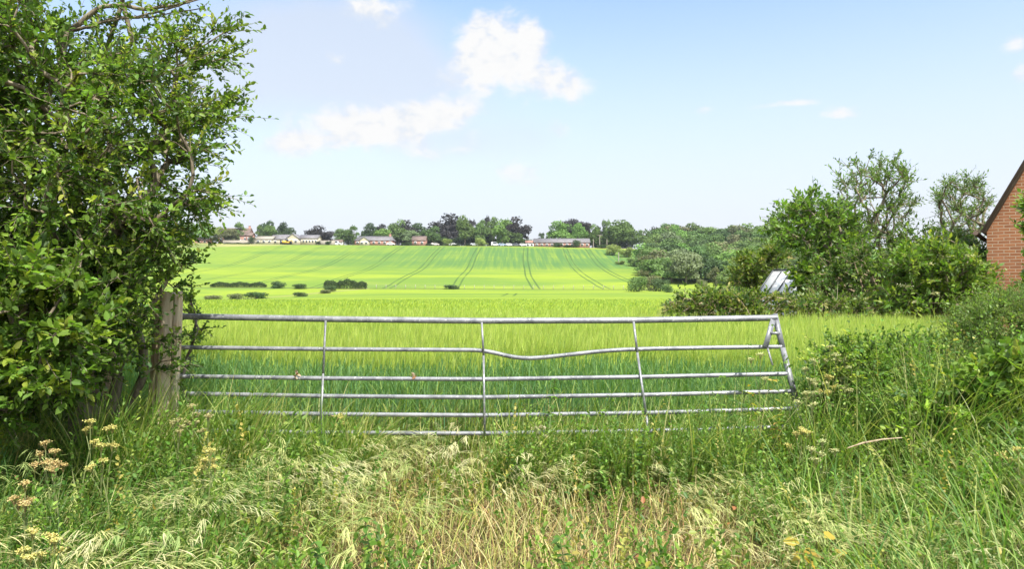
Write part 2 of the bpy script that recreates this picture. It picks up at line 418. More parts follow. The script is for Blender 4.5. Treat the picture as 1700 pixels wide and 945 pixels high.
# ------------------------------------------------------------------ vegetation kit
def unit(v): return v / (np.linalg.norm(v, axis=-1, keepdims=True) + 1e-9)
def rand_unit(n, g=rng): return unit(g.normal(size=(n, 3)))
def pal(n, cols, g=rng, var=.18):
    """pick colours from a list of (weight, rgb)"""
    wts = np.array([c[0] for c in cols], float); wts /= wts.sum()
    k = g.choice(len(cols), n, p=wts); c = np.array([c[1] for c in cols])[k]
    return np.clip(c * (1 + g.uniform(-var, var, (n, 1))) * (1 + g.uniform(-var * .4, var * .4, (n, 3))), 0, 1)
def edge_tubes(mb, P0, P1, r0, r1, k=5):
    n = len(P0); d = unit(P1 - P0)
    up = np.where(np.abs(d[:, 2:3]) < .9, np.array([[0, 0, 1.]]), np.array([[1., 0, 0]]))
    A = unit(np.cross(d, up)); B = np.cross(A, d); th = np.arange(k) * 2 * np.pi / k
    ring = A[:, None] * np.cos(th)[None, :, None] + B[:, None] * np.sin(th)[None, :, None]
    v = np.concatenate([P0[:, None] + ring * r0[:, None, None], P1[:, None] + ring * r1[:, None, None]], 1)
    j = np.arange(k); base = np.arange(n)[:, None] * 2 * k
    f = np.stack([base + j, base + (j + 1) % k, base + k + (j + 1) % k, base + k + j], -1).reshape(-1, 4)
    mb.add(v.reshape(-1, 3), f, np.array([.17, .23, .07]))
def leaves(mb, p, ax, nr, L, W, col, six=True):
    n = len(p); ax = unit(ax); sd_ = unit(np.cross(ax, nr)); nr = np.cross(sd_, ax)
    L = np.broadcast_to(L, n)[:, None]; W = np.broadcast_to(W, n)[:, None]
    if six:
        v = np.stack([p, p + ax * L * .28 + sd_ * W * .5 + nr * W * .15, p + ax * L * .68 + sd_ * W * .42 + nr * W * .12, p + ax * L - nr * L * .08,
                      p + ax * L * .68 - sd_ * W * .42 + nr * W * .12, p + ax * L * .28 - sd_ * W * .5 + nr * W * .15], 1)
        b = np.arange(n)[:, None] * 6
        f = np.concatenate([b + np.array([0, 1, 2, 3]), b + np.array([0, 3, 4, 5])], 0)
        mb.add(v.reshape(-1, 3), f, np.repeat(col, 6, 0))
    else:
        v = np.stack([p, p + ax * L * .45 + sd_ * W * .5, p + ax * L, p + ax * L * .45 - sd_ * W * .5], 1)
        b = np.arange(n)[:, None] * 4
        mb.add(v.reshape(-1, 3), b + np.array([0, 1, 2, 3]), np.repeat(col, 4, 0))
def blades(mb, base, L, W, az_, th0, kap, segs, col, col2=None, taper=1.0, side_tw=None):
    """curved ribbons growing from base; th0 start angle from the vertical, kap total bend"""
    n = len(base); L = np.broadcast_to(L, n); W = np.broadcast_to(W, n)
    th0 = np.broadcast_to(th0, n); kap = np.broadcast_to(kap, n)
    hd = np.stack([np.cos(az_), np.sin(az_), np.zeros(n)], -1)
    tw = az_ + np.pi / 2 + (rng.uniform(-.9, .9, n) if side_tw is None else side_tw)
    sd_ = np.stack([np.cos(tw), np.sin(tw), np.zeros(n)], -1)
    pcur = base.copy(); rows = []; ends = []
    for k in range(segs + 1):
        t = k / segs
        wk = (W * (.75 + .25 * min(1, t * 4)) * (1 - t ** 2.2 * taper) + .0002)[:, None]
        rows += [pcur - sd_ * wk / 2, pcur + sd_ * wk / 2]
        th = th0 + kap * ((k + .5) / segs) ** 1.3
        d = hd * np.sin(th)[:, None] + np.array([0, 0, 1.]) * np.cos(th)[:, None]
        last = pcur; ends.append((pcur.copy(), d))
        pcur = pcur + d * (L / segs)[:, None]
    v = np.stack(rows, 1); R_ = 2 * (segs + 1)
    b = np.arange(n)[:, None] * R_
    f = np.concatenate([b + np.array([2 * k, 2 * k + 1, 2 * k + 3, 2 * k + 2]) for k in range(segs)], 0)
    if col2 is None: c = np.repeat(col, R_, 0)
    else:
        tt = np.repeat(np.arange(segs + 1) / segs, 2)[None, :, None] ** 2
        c = (col[:, None] * (1 - tt) + col2[:, None] * tt).reshape(-1, 3)
    mb.add(v.reshape(-1, 3), f, c)
    return ends

def grow(att, nodes, parents, alpha=.35, g=rng):
    """join the points to the skeleton one by one, nearest first"""
    Pn = [np.array(p, float) for p in nodes]; par = list(parents); Ln = [0.0] * len(Pn)
    for i in range(1, len(Pn)): Ln[i] = Ln[par[i]] + np.linalg.norm(Pn[i] - Pn[par[i]])
    n = len(att); done = np.zeros(n, bool); best = np.full(n, np.inf); bp = np.zeros(n, int)
    def upd(i):
        d = np.linalg.norm(att - Pn[i], axis=1) + alpha * Ln[i]
        m_ = d < best; best[m_] = d[m_]; bp[m_] = i
    for i in range(len(Pn)): upd(i)
    for _ in range(n):
        b = np.where(done, np.inf, best); j = int(np.argmin(b)); q = bp[j]
        d = np.linalg.norm(att[j] - Pn[q])
        mid = (Pn[q] + att[j]) / 2 + g.normal(size=3) * d * .09 + np.array([0, 0, .05 * d])
        Pn.append(mid); par.append(q); Ln.append(Ln[q] + d / 2)
        Pn.append(att[j]); par.append(len(Pn) - 2); Ln.append(Ln[q] + d)
        done[j] = True; upd(len(Pn) - 1)
    return np.array(Pn), np.array(par)
def skeleton_mesh(mb, Pn, par, rtip, expo, rmax, k=6):
    n = len(Pn); cnt = np.ones(n)
    order = np.argsort(-np.arange(n))
    for i in order:
        if par[i] >= 0: cnt[par[i]] += cnt[i]
    r = np.minimum(rtip * cnt ** expo, rmax)
    e = np.arange(n)[par >= 0]
    edge_tubes(mb, Pn[par[e]], Pn[e], np.minimum(r[par[e]], r[e] * 1.35), r[e], k)
    return r
def sprays(lmb, tmb, base, dirs, L, nleaf, ll, lw, cols, twr=.0022, g=rng, droop=.15, six=True, spread=.9):
    """leafy twigs: base points, directions, twig length, leaves along each"""
    n = len(base); d = unit(dirs); L = np.broadcast_to(L, n)
    bend = g.normal(size=(n, 3)) * .25; bend[:, 2] -= droop
    t = (np.arange(nleaf) + .6) / nleaf
    pts = base[:, None] + d[:, None] * (t[None, :, None] * L[:, None, None]) + bend[:, None] * (t[None, :, None] ** 2 * L[:, None, None] * .5)
    if tmb is not None:
        mid = base + d * L[:, None] * .5 + bend * L[:, None] * .125; tip = base + d * L[:, None] + bend * L[:, None] * .5
        r = np.full(n, twr); edge_tubes(tmb, base, mid, r * 1.3, r, 3); edge_tubes(tmb, mid, tip, r, r * .4, 3)
    up = np.array([0, 0, 1.]); sdv = unit(np.cross(d, up + g.normal(size=(n, 3)) * .6))
    sg = np.where(np.arange(nleaf) % 2 == 0, 1, -1)[None, :, None]
    tw = g.uniform(0, 2 * np.pi, (n, nleaf, 1)); od = np.cross(d, sdv)
    ax = d[:, None] * .75 + (sdv[:, None] * sg * np.cos(tw * .5) + od[:, None] * np.sin(tw)) * spread + g.normal(size=(n, nleaf, 3)) * .25
    ax[..., 2] += .12
    nr = up + g.normal(size=(n, nleaf, 3)) * .55
    m_ = n * nleaf
    col = pal(n, cols, g, .2)[:, None] * g.uniform(.8, 1.25, (n, nleaf, 1))
    s_ = g.uniform(.6, 1.2, m_)
    leaves(lmb, pts.reshape(-1, 3), ax.reshape(-1, 3), nr.reshape(-1, 3), ll * s_, lw * s_, np.clip(col.reshape(-1, 3), 0, 1), six)

def in_poly(px, py, poly):
    poly = np.array(poly, float); x0, y0 = poly[:, 0], poly[:, 1]; x1, y1 = np.roll(x0, -1), np.roll(y0, -1)
    c = np.zeros(len(px), bool)
    for a, b, c_, d in zip(x0, y0, x1, y1):
        k = ((b > py) != (d > py)); 
        with np.errstate(divide="ignore", invalid="ignore"): xi = (c_ - a) * (py - b) / (d - b + 1e-12) + a
        c ^= k & (px < xi)
    return c
def sample_volume(n, outline, D, depth, g=rng):
    """random points in a rounded mass whose front outline is given; depth thins towards the rim"""
    o = np.array(outline, float); lo, hi = o.min(0), o.max(0); out = []
    while len(out) < n:
        q = g.uniform(lo, hi, (n, 2)); q = q[in_poly(q[:, 0], q[:, 1], outline)]
        for a in q: out.append(a)
    q = np.array(out[:n]); dd = D + g.uniform(-.5, .5, n) * depth
    return np.stack([(q[:, 0] - 850) / F * dd, dd, EYE + (472.5 - q[:, 1]) / F * dd], -1)

def woody(name, label, cat, base, att, cols, nspr, ll, lw, sl, nleaf, group=None, trunk=None, rtip=.004, expo=.42, rmax=.12,
          bark="bark", out_w=.8, seed=1, six=True, alpha=.35, twr=.0022, extra=None, droop=.15, stems=1):
    g = np.random.default_rng(seed)
    root = empty(name, (0, 0, 0)); tag(root, label, cat, group)
    base = np.array(base, float); root.location = base
    att = att - base
    cen = att.mean(0)
    nodes = [np.zeros(3)]; par = [-1]
    tl = trunk if trunk is not None else [(0, 0, max(.2, cen[2] * .45))]
    for k in range(stems):
        pr = 0
        for p in tl:
            off = np.array([math.cos(k * 2.4) * .5, math.sin(k * 2.4) * .3, 0]) * (p[2] * .35 if stems > 1 else 0)
            nodes.append(np.array(p, float) + off); par.append(pr); pr = len(nodes) - 1
    Pn, pa = grow(att, nodes, par, alpha, g)
    tm, lm = MB(), MB()
    skeleton_mesh(tm, Pn, pa, rtip, expo, rmax)
    ends = np.arange(len(nodes) + 1, len(Pn), 2)
    idx = np.repeat(ends, nspr); bs = Pn[idx]; pd = unit(bs - Pn[pa[idx]])
    outw = unit(bs - cen)
    d = pd * .6 + outw * out_w + g.normal(size=bs.shape) * .65 + np.array([0, 0, .25])
    sprays(lm, tm, bs, d, sl * g.uniform(.5, 1.25, len(bs)), nleaf, ll, lw, cols, twr, g, droop, six)
    if extra is not None: extra(lm, tm, base, g)
    tm.build("trunk", M[bark], root, smooth=True); lm.build("crown", M["leaf"], root)
    return root

G_HAW = [(4, (.085, .17, .03)), (3, (.125, .23, .035)), (1.8, (.20, .31, .05)), (.45, (.28, .36, .06)), (1.5, (.05, .105, .028))]
G_BRT = [(3, (.10, .20, .032)), (3, (.145, .27, .04)), (1.5, (.22, .32, .045)), (1, (.06, .12, .02))]

for _L in (G_HAW, G_BRT): _L[:] = [(a, (b[0] * 1.14, b[1], b[2])) for a, b in _L]
# ------------------------------------------------------------------ hedge on the left
def spray_line(lst, D, k):
    out = []
    for (x0, y0), (x1, y1) in lst:
        for t in np.linspace(0, 1, k): out.append(at(x0 + (x1 - x0) * t + rng.normal() * 6, y0 + (y1 - y0) * t + rng.normal() * 6, D + rng.normal() * .15))
    return np.array(out)
up_out = [(-160, -160), (10, -160), (70, 35), (180, 100), (280, 145), (318, 200), (285, 262), (255, 330), (258, 385), (190, 435), (120, 450), (-160, 450)]
att = np.vstack([sample_volume(520, up_out, 4.75, 1.7),
                 sample_volume(140, [(-160, -120), (10, -120), (110, 90), (190, 200), (180, 300), (-160, 300)], 4.3, .9),
                 sample_volume(22, [(100, -160), (330, -160), (300, -40), (180, -30)], 4.9, 1.0),
                 spray_line([((220, 70), (365, 55)), ((290, 130), (370, 95)), ((310, 190), (372, 172)), ((300, 225), (362, 190)),
                             ((280, 270), (330, 240)), ((280, 330), (340, 312)), ((290, 350), (332, 330)), ((240, 110), (330, 85))], 4.8, 6)])
def haw_extra(lm, tm, base, g):
    # the bare limbs that arch over the top of the hedge
    for pts, r in (([(60, 200), (100, 110), (118, 52), (165, 12), (205, 4), (250, 10), (300, 2), (350, -14)], .021), ([(118, 52), (160, 44), (230, 34), (300, 20), (360, -2)], .010),
                   ([(100, 60), (180, 30), (260, 22), (330, 14)], .008), ([(110, 110), (200, 85), (260, 75), (330, 52)], .007),
                   ([(140, 180), (220, 140), (280, 110), (330, 85), (372, 78)], .007), ([(150, 230), (240, 200), (310, 180), (350, 150)], .007),
                   ([(-40, 430), (10, 412), (45, 420), (60, 418)], .011), ([(110, 300), (150, 260), (175, 225)], .013), ([(5, 160), (30, 172), (48, 165)], .010)):
        pp = np.array([at(x, y, 4.45) - base for x, y in pts]); n = 30
        tt = np.linspace(0, len(pp) - 1, n); q = np.stack([np.interp(tt, np.arange(len(pp)), pp[:, i]) for i in range(3)], -1)
        q += np.cumsum(g.normal(size=q.shape) * .004, 0)
        tm.tube(q, np.linspace(r, r * .4, n), 8)
        sb = q[6::2]; 
        sprays(lm, tm, np.repeat(sb, 2, 0), g.normal(size=(len(sb) * 2, 3)) + np.array([.5, 0, .3]), .16, 9, .034, .017, G_BRT, .0018, g)
haw = woody("hawthorn_tree", "tall tangled hawthorn filling the top left above the wooden post", "tree", (-3.1, 4.9, H(-3.1, 4.9)), att, [(a, tuple(v * 1.12 for v in b)) for a, b in G_HAW], 7, .042, .022, .25, 12,
            trunk=[(.02, 0, .5), (.1, .05, 1.1), (.05, 0, 1.7)], rmax=.09, seed=11, extra=haw_extra)

mid_out = [(60, 370), (200, 350), (262, 375), (275, 410), (228, 460), (198, 520), (190, 600), (140, 660), (40, 680), (-120, 680), (-120, 380)]
att = np.vstack([sample_volume(500, mid_out, 5.0, 1.1), sample_volume(150, [(0, 420), (180, 400), (225, 480), (205, 580), (60, 620)], 4.5, .5),
                 spray_line([((215, 540), (268, 560)), ((225, 590), (275, 590)), ((265, 395), (310, 395)), ((235, 474), (292, 482)), ((265, 435), (305, 448))], 5.05, 4)])
woody("blackthorn_shrub", "dense dark green shrub pressed against the wooden gate post", "shrub", (-2.95, 5.05, H(-2.95, 5.05)), att, G_HAW, 6, .042, .023, .22, 12, trunk=[(0, 0, .35), (.1, 0, .7)],
      rmax=.05, seed=12, stems=2)
# young shoots between post and rails
att = np.vstack([spray_line([((305, 640), (318, 560)), ((318, 560), (335, 530)), ((300, 520), (320, 500))], 5.65, 6)])
woody("hawthorn_seedling", "small leafy shoot growing between the post and the gate rails", "shrub", (-2.65, 5.7, 0), att, G_HAW, 4, .036, .02, .13, 9, trunk=[(0, 0, .3)], rmax=.012, seed=13)
att = np.vstack([sample_volume(230, [(-120, 440), (20, 450), (110, 455), (165, 520), (150, 590), (80, 640), (20, 690), (-120, 720)], 4.05, .7)])
woody("spindle_bush", "low bush of larger lighter leaves at the lower left edge", "shrub", (-3.25, 4.2, H(-3.2, 4.2)), att, G_BRT, 5, .058, .03, .2, 11, trunk=[(0, 0, .25)], rmax=.03, seed=14, stems=2)

# ------------------------------------------------------------------ gate and posts
def round_post(name, label, cx, cy, z0, z1, r, seed, cat="post", lean=(0, 0)):
    g = np.random.default_rng(seed); k, n = 40, 26; th = np.arange(k) * 2 * np.pi / k
    prof = 1 + .05 * np.sin(th * 2 + 1) + .035 * np.sin(th * 5 + seed)
    for a, wd, dp in ((-.55, .07, .30), (-1.9, .05, .10), (-1.2, .05, .08)): 
        dd = (th - (a % (2 * np.pi)) + np.pi) % (2 * np.pi) - np.pi; prof -= dp * np.exp(-(dd / wd) ** 2)
    t = np.linspace(0, 1, n); v = []
    for i, tt in enumerate(t):
        rr = r * prof * (1.06 - .08 * tt) * (1 + .012 * np.sin(tt * 9 + th * 3))
        if i == n - 1: rr = rr * .93
        v.append(np.stack([np.cos(th) * rr + lean[0] * tt, np.sin(th) * rr + lean[1] * tt, np.full(k, (z1 - z0) * tt) + (.012 * np.sin(th * 3) if i == n - 1 else 0)], -1))
    v = np.array(v).reshape(-1, 3); m_ = MB()
    i = np.arange(n - 1)[:, None] * k; j = np.arange(k)[None]
    m_.add(v, np.stack([i + j, i + (j + 1) % k, i + k + (j + 1) % k, i + k + j], -1).reshape(-1, 4))
    top = v[-k:]; m_.add(np.vstack([top, top.mean(0)[None]]), [(a, (a + 1) % k, k, k) for a in range(k)])
    o = m_.build(name, M["post"], smooth=True); o.location = (cx, cy, z0); tag(o, label, cat); return o
pz = H(-2.66, 5.3)
round_post("gate_post", "thick weathered round wooden post holding the left end of the gate", -2.745, 5.32, pz - .2, at(280, 486, 5.32)[2], .10, 3, lean=(.075, 0))
hp = round_post("slat_stump", "narrow split upright strip of pale wood against the right side of the post", -2.635, 5.28, pz - .2, at(297, 492, 5.28)[2], .03, 5, lean=(.045, 0))
hp.name = "split_stake"; hp["category"] = "stake"; hp["label"] = "pale split stake fixed to the right side of the gate post"
round_post("fence_post", "brown wooden post half hidden in the shrub left of the gate post", at(178, 500, 5.5)[0], 5.5, -.1, at(178, 466, 5.5)[2], .085, 8)

gate = empty("field_gate", at(800, 740, 5.35)); tag(gate, "long bent galvanised steel field gate with six rails visible above the grass", "gate")
gO = np.array(gate.location)
def gp(px, py): 
    t = (py - 528) / 190.0; lean = .16 + .22 * max(0, (px - 800) / 500)
    return at(px, py, 5.42 - lean * t) - gO
def rail(name, pts, r, label=None):
    pts = [gp(*p) for p in pts]; out = []
    pts = np.array(pts); dd = np.r_[0, np.cumsum(np.linalg.norm(np.diff(pts, axis=0), axis=1))]
    s_ = np.linspace(0, dd[-1], 90); q = np.stack([np.interp(s_, dd, pts[:, i]) for i in range(3)], -1)
    qs = q.copy()
    for _ in range(3): qs[1:-1] = (qs[:-2] + qs[1:-1] * 2 + qs[2:]) / 4
    m_ = MB(); m_.tube(qs, r, 14); o = m_.build(name, M["galv"], gate, smooth=True)
    if label: o["label"] = label
rail("top_rail", [(300, 525.5), (540, 530), (800, 533), (1050, 532), (1289, 528)], .0245, "thicker top rail, slightly sagging in the middle")
rail("rail", [(294, 577), (540, 580), (800, 581.5), (822, 586), (852, 594), (878, 596), (920, 592), (1000, 583), (1052, 580), (1150, 578), (1297, 576)], .0165, "second rail, bent down right of the middle")
rail("rail", [(298, 625), (540, 628.5), (800, 630), (1070, 626), (1308, 621)], .0165)
rail("rail", [(310, 654), (540, 658), (800, 660), (1070, 656), (1312, 650)], .0165)
rail("rail", [(320, 684), (540, 688), (800, 690), (1072, 686), (1316, 679)], .0165)
rail("rail", [(330, 715), (540, 719), (800, 720), (1075, 716), (1312, 709)], .0165)
def flat(name, pts, wd, th=.007, off=-.02):
    m_ = MB()
    for a, b in zip(pts[:-1], pts[1:]):
        p, q = gp(*a), gp(*b); p[1] += off; q[1] += off; m_.beam(p, q, wd, th) if False else None
        d = unit(q - p); sx = np.array([d[2], 0, -d[0]]); nn = np.cross(d, sx)
        v = [e + sx * u * wd / 2 + nn * k * th / 2 for e in (p, q) for u, k in ((-1, -1), (1, -1), (1, 1), (-1, 1))]
        m_.add(v, [(0, 1, 2, 3), (7, 6, 5, 4), (0, 4, 5, 1), (1, 5, 6, 2), (2, 6, 7, 3), (3, 7, 4, 0)])
    return m_.build(name, M["galv"], gate)
flat("upright", [(542, 532), (538, 620), (533, 724)], .016, off=-.024)
flat("upright", [(800, 535), (803, 590), (805, 724)], .016, off=-.024)
flat("upright", [(1051, 534), (1057, 585), (1072, 690), (1077, 722)], .018, off=-.024)
flat("end_frame", [(1286, 522), (1299, 578), (1322, 668), (1332, 722)], .040, .03, off=0)
flat("end_brace", [(1281, 531), (1268, 576)], .044, off=-.03)
flat("brace_bar", [(1277, 553), (1292, 553)], .022, off=-.037)
flat("lower_strut", [(1272, 578), (1280, 606)], .014, off=-.03)
# latch chain / hinge on the left post
m_ = MB(); m_.tube(np.array([gp(286, 525.5), gp(305, 525.7)]) , .030, 14); m_.build("hinge_collar", M["galv"], gate, smooth=True)
def dead_leaf(px, py, label):
    m_ = MB(); g = np.random.default_rng(int(px)); n = 7
    o3 = gp(px, py) + gO
    leaves(m_, g.normal(size=(n, 3)) * .006, rand_unit(n, g), rand_unit(n, g), .035, .02, pal(n, [(1, (.38, .2, .1)), (1, (.5, .38, .25))], g))
    o = m_.build("dried_leaf", M["straw"]); o.location = o3 + np.array([0, -.02, .022]); tag(o, label, "leaf")
dead_leaf(690, 629, "curled reddish dry leaf caught on the third rail near its middle")
dead_leaf(493, 627, "small pale dry leaf caught on the third rail left of the first upright")

# ------------------------------------------------------------------ house on the right
hrot = -R(38)
hx, hy = at(1638, 472, 16.5)[:2]
house = empty("brick_house", (hx, hy, 0), hrot)     # local x runs along the gable towards us, local y goes back
tag(house, "red brick house gable with steep roof at the right edge", "house")
Wd, Dp, ev, pitch = 5.6, 8.5, 2.92, R(63)
ap = ev + Wd / 2 * math.tan(pitch)
m_ = MB()
m_.add([(0, 0, -.3), (Wd, 0, -.3), (Wd, 0, ev), (Wd / 2, 0, ap), (0, 0, ev)], np.array([(0, 1, 2, 4)])); m_.add([(0, 0, ev), (Wd, 0, ev), (Wd / 2, 0, ap)], np.array([(0, 1, 2)]))
m_.add([(0, Dp, -.3), (Wd, Dp, -.3), (Wd, Dp, ev), (0, Dp, ev)], np.array([(3, 2, 1, 0)])); m_.add([(0, Dp, ev), (Wd, Dp, ev), (Wd / 2, Dp, ap)], np.array([(2, 1, 0)]))
m_.add([(0, 0, -.3), (0, Dp, -.3), (0, Dp, ev), (0, 0, ev)], np.array([(3, 2, 1, 0)])); m_.add([(Wd, 0, -.3), (Wd, Dp, -.3), (Wd, Dp, ev), (Wd, 0, ev)], np.array([(0, 1, 2, 3)]))
m_.build("wall", M["brick"], house)
m_ = MB(); m2 = MB(); ct, st = math.cos(pitch), math.sin(pitch)
for sgn in (-1, 1):
    top = np.array([Wd / 2, 0, ap + .10]); eav = np.array([Wd / 2 + sgn * (Wd / 2 + .12), 0, ap + .10 - (Wd / 2 + .12) * math.tan(pitch)])
    nrmv = np.array([sgn * st, 0, ct]) * .05
    for y0, y1, mbx, th in ((-.10, Dp + .1, m_, 1), ):
        v = [top + [0, y0, 0], eav + [0, y0, 0], eav + [0, y1, 0], top + [0, y1, 0]]; v = [np.array(a, float) for a in v]; vv = v + [a - nrmv for a in v]
        mbx.add(vv, [(0, 1, 2, 3), (7, 6, 5, 4), (0, 4, 5, 1), (1, 5, 6, 2), (2, 6, 7, 3), (3, 7, 4, 0)])
    v = [top - nrmv * 1.05 + [0, -.09, 0], eav - nrmv * 1.05 + [0, -.09, 0]]; w_ = nrmv * 1.3
    vv = [v[0], v[1], v[1] - w_, v[0] - w_]; vv = vv + [a + np.array([0, .085, 0]) for a in vv]
    m2.add(vv, [(0, 1, 2, 3), (7, 6, 5, 4), (0, 4, 5, 1), (1, 5, 6, 2), (2, 6, 7, 3), (3, 7, 4, 0)])
m_.build("roof", M["tile"], house); M["fascia"] = flat_mat("dark_timber", (.17, .12, .09), .7); m2.build("bargeboard", M["fascia"], house)
m_ = MB(); m_.tube([(-.22, -.12, ev - .17), (-.22, Dp, ev - .17)], .055, 10); m_.build("gutter", M["fascia"], house, smooth=True)

# ------------------------------------------------------------------ greenhouse in the garden
gl, t_, o_ = new_mat("whitewashed_glass"); M["wglass"] = gl
b = P(t_, mixc(t_, smooth(t_, noise(t_, pos(t_), 2.5, 5, .6), .35, .7), (.76, .77, .77), (.88, .88, .87)), .75, .2); t_.links.new(b.outputs[0], o_.inputs[0])
g0 = at(1258, 490, 21.8); gh = empty("greenhouse", (g0[0], g0[1], 0), R(-50)); tag(gh, "small greenhouse with whitewashed sloping glass roof behind the bramble hedge", "greenhouse")
m_ = MB(); gw, gd, ge, gr = 1.9, 1.9, 1.22, 1.95
def quad(mbx, a, b, c, d, th=.012):
    a, b, c, d = [np.array(q, float) for q in (a, b, c, d)]; n = unit(np.cross(b - a, d - a)) * th
    vv = [a, b, c, d, a - n, b - n, c - n, d - n]; mbx.add(vv, [(0, 1, 2, 3), (7, 6, 5, 4), (0, 4, 5, 1), (1, 5, 6, 2), (2, 6, 7, 3), (3, 7, 4, 0)])
quad(m_, (0, 0, ge), (gw, 0, ge), (gw + .0, gd / 2, gr), (0, gd / 2, gr)); quad(m_, (0, gd, ge), (0, gd / 2, gr), (gw, gd / 2, gr), (gw, gd, ge))
m_.build("roof_glass", gl, gh)
m_ = MB(); m_.box((0, 0, 0), (gw, .012, ge)); m_.box((0, gd, 0), (gw, gd + .012, ge)); m_.box((0, 0, 0), (.012, gd, ge)); m_.box((gw, 0, 0), (gw + .012, gd, ge)); m_.build("wall_glass", gl, gh)
m_ = MB(); 
for i in range(7):
    x = gw * i / 6; m_.beam((x, -.01, ge + .02), (x, gd / 2, gr + .02), .03, .035); m_.beam((x, gd + .02, ge + .02), (x, gd / 2, gr + .02), .03, .035); m_.beam((x, -.01, 0), (x, -.01, ge), .03, .03)
m_.beam((-.03, -.02, ge), (gw + .03, -.02, ge), .05, .05); m_.beam((0, gd / 2, gr + .03), (gw, gd / 2, gr + .03), .05, .05)
m_.build("glazing_bar", flat_mat("dark_alu", (.12, .13, .14), .5), gh)
m_ = MB(); m_.beam((gw * .62, .30, ge + .30), (gw * .98, .30, ge + .30), .04, .05); m_.beam((gw * .98, .02, ge + .06), (gw * .98, .34, ge + .32), .05, .06); m_.build("roof_vent", M["galv"], gh)

# ------------------------------------------------------------------ garden trees, right
G_ASH = [(2, (.18, .29, .045)), (3, (.10, .19, .03)), (3, (.14, .24, .035)), (1, (.17, .26, .04)), (2, (.045, .09, .02))]
G_DRK = [(3, (.07, .13, .03)), (2, (.11, .18, .035)), (1.3, (.17, .25, .045))]
G_GRY = [(3, (.12, .20, .05)), (2, (.17, .26, .07)), (1, (.08, .14, .035))]
G_YEL = [(3, (.14, .20, .035)), (2, (.20, .26, .05)), (2, (.08, .14, .025)), (.6, (.32, .30, .10))]
def garden(name, label, cat, outline, D, depth, n, cols, nspr, ll, lw, sl, nleaf, seed, basepx=None, **kw):
    o = np.array(outline, float); bx = basepx if basepx else o[:, 0].mean(); b = at(bx, 500, D); z = H(b[0], b[1])
    return woody(name, label, cat, (b[0], b[1], z), sample_volume(n, outline, D, depth, np.random.default_rng(seed)), cols, nspr, ll, lw, sl, nleaf, seed=seed, six=False, **kw)
garden("maple_tree", "bushy bright green tree rising behind the greenhouse", "tree", [(1290, 385), (1315, 345), (1345, 325), (1375, 330), (1400, 360), (1430, 400), (1440, 470), (1365, 475), (1345, 435), (1315, 408)], 18.5, 3, 150, G_ASH, 7, .15, .075, .5, 9, 21, rmax=.10, rtip=.012, twr=.006)
garden("sapling", "thin dark twiggy sapling poking up left of the bright green tree", "tree", [(1272, 372), (1284, 358), (1300, 372), (1305, 400), (1290, 400)], 24.5, .5, 9, G_DRK, 4, .12, .06, .25, 7, 22, rmax=.04, rtip=.012, twr=.006)
garden("elder_tree", "tall airy many-stemmed tree standing against the sky", "tree", [(1392, 300), (1408, 262), (1440, 258), (1478, 268), (1515, 290), (1525, 330), (1505, 375), (1480, 430), (1425, 440), (1395, 380)], 20, 3.2, 150, G_GRY, 5, .13, .048, .42, 7, 23, rmax=.06, rtip=.009, stems=5, trunk=[(0, 0, 1.2), (0, 0, 2.2)], twr=.006, alpha=.5)
garden("willow_tree", "round airy grey-green tree beside the brick gable", "tree", [(1556, 330), (1570, 302), (1600, 292), (1630, 310), (1645, 345), (1630, 390), (1600, 430), (1565, 390)], 26, 3.2, 130, G_GRY, 6, .13, .045, .45, 7, 24, rmax=.09, rtip=.012, twr=.007)
garden("holly_tree", "dark green shrub mass behind the elder bush left of the gable", "shrub", [(1500, 395), (1540, 380), (1590, 400), (1630, 400), (1650, 450), (1630, 500), (1500, 500), (1470, 430)], 19, 3, 170, G_DRK, 8, .11, .06, .42, 9, 25, rmax=.07, rtip=.01, twr=.005)
garden("goat_willow", "leafy yellow-green tree left of the greenhouse roof", "tree", [(1222, 455), (1232, 432), (1262, 425), (1290, 405), (1305, 430), (1262, 462), (1245, 505), (1232, 500)], 24, 3, 130, G_YEL, 7, .14, .08, .42, 9, 26, rmax=.07, rtip=.01, twr=.006)
garden("sycamore_sapling", "bright leafy sapling covering the right end of the greenhouse", "tree", [(1322, 450), (1335, 440), (1360, 455), (1365, 490), (1335, 495)], 17.2, .8, 40, G_BRT, 6, .14, .10, .3, 7, 27, rmax=.04, rtip=.01, twr=.006)
garden("ivy_thicket", "tangle of leaves and dead stems under the tall airy tree", "shrub", [(1360, 440), (1420, 420), (1480, 430), (1500, 470), (1500, 520), (1380, 525), (1350, 490)], 16.6, 2.2, 190, G_DRK, 7, .10, .06, .36, 9, 28, rmax=.05, rtip=.009, twr=.005, bark="dead_wood", basepx=1430)
def elder_flowers(lm, tm, base, g):
    for (px, py) in ((1547, 466), (1552, 487), (1497, 474), (1502, 475), (1544, 438), (1568, 426), (1522, 502), (1610, 425), (1490, 520)):
        c = at(px, py, 14.0) - base; n = 60; q = g.normal(size=(n, 3)) * np.array([.055, .05, .012]) + c
        leaves(lm, q, rand_unit(n, g), np.tile([0, 0, 1.], (n, 1)), .03, .03, np.tile([.62, .60, .42], (n, 1)), False)
garden("elder_bush", "rounded bright green elder bush with a few cream flower heads", "shrub", [(1480, 470), (1500, 425), (1545, 410), (1600, 425), (1640, 460), (1645, 520), (1600, 530), (1480, 528), (1465, 500)], 15, 2.2, 210, G_BRT, 8, .13, .055, .38, 9, 29, rmax=.05, rtip=.008, twr=.005, stems=3, extra=elder_flowers)
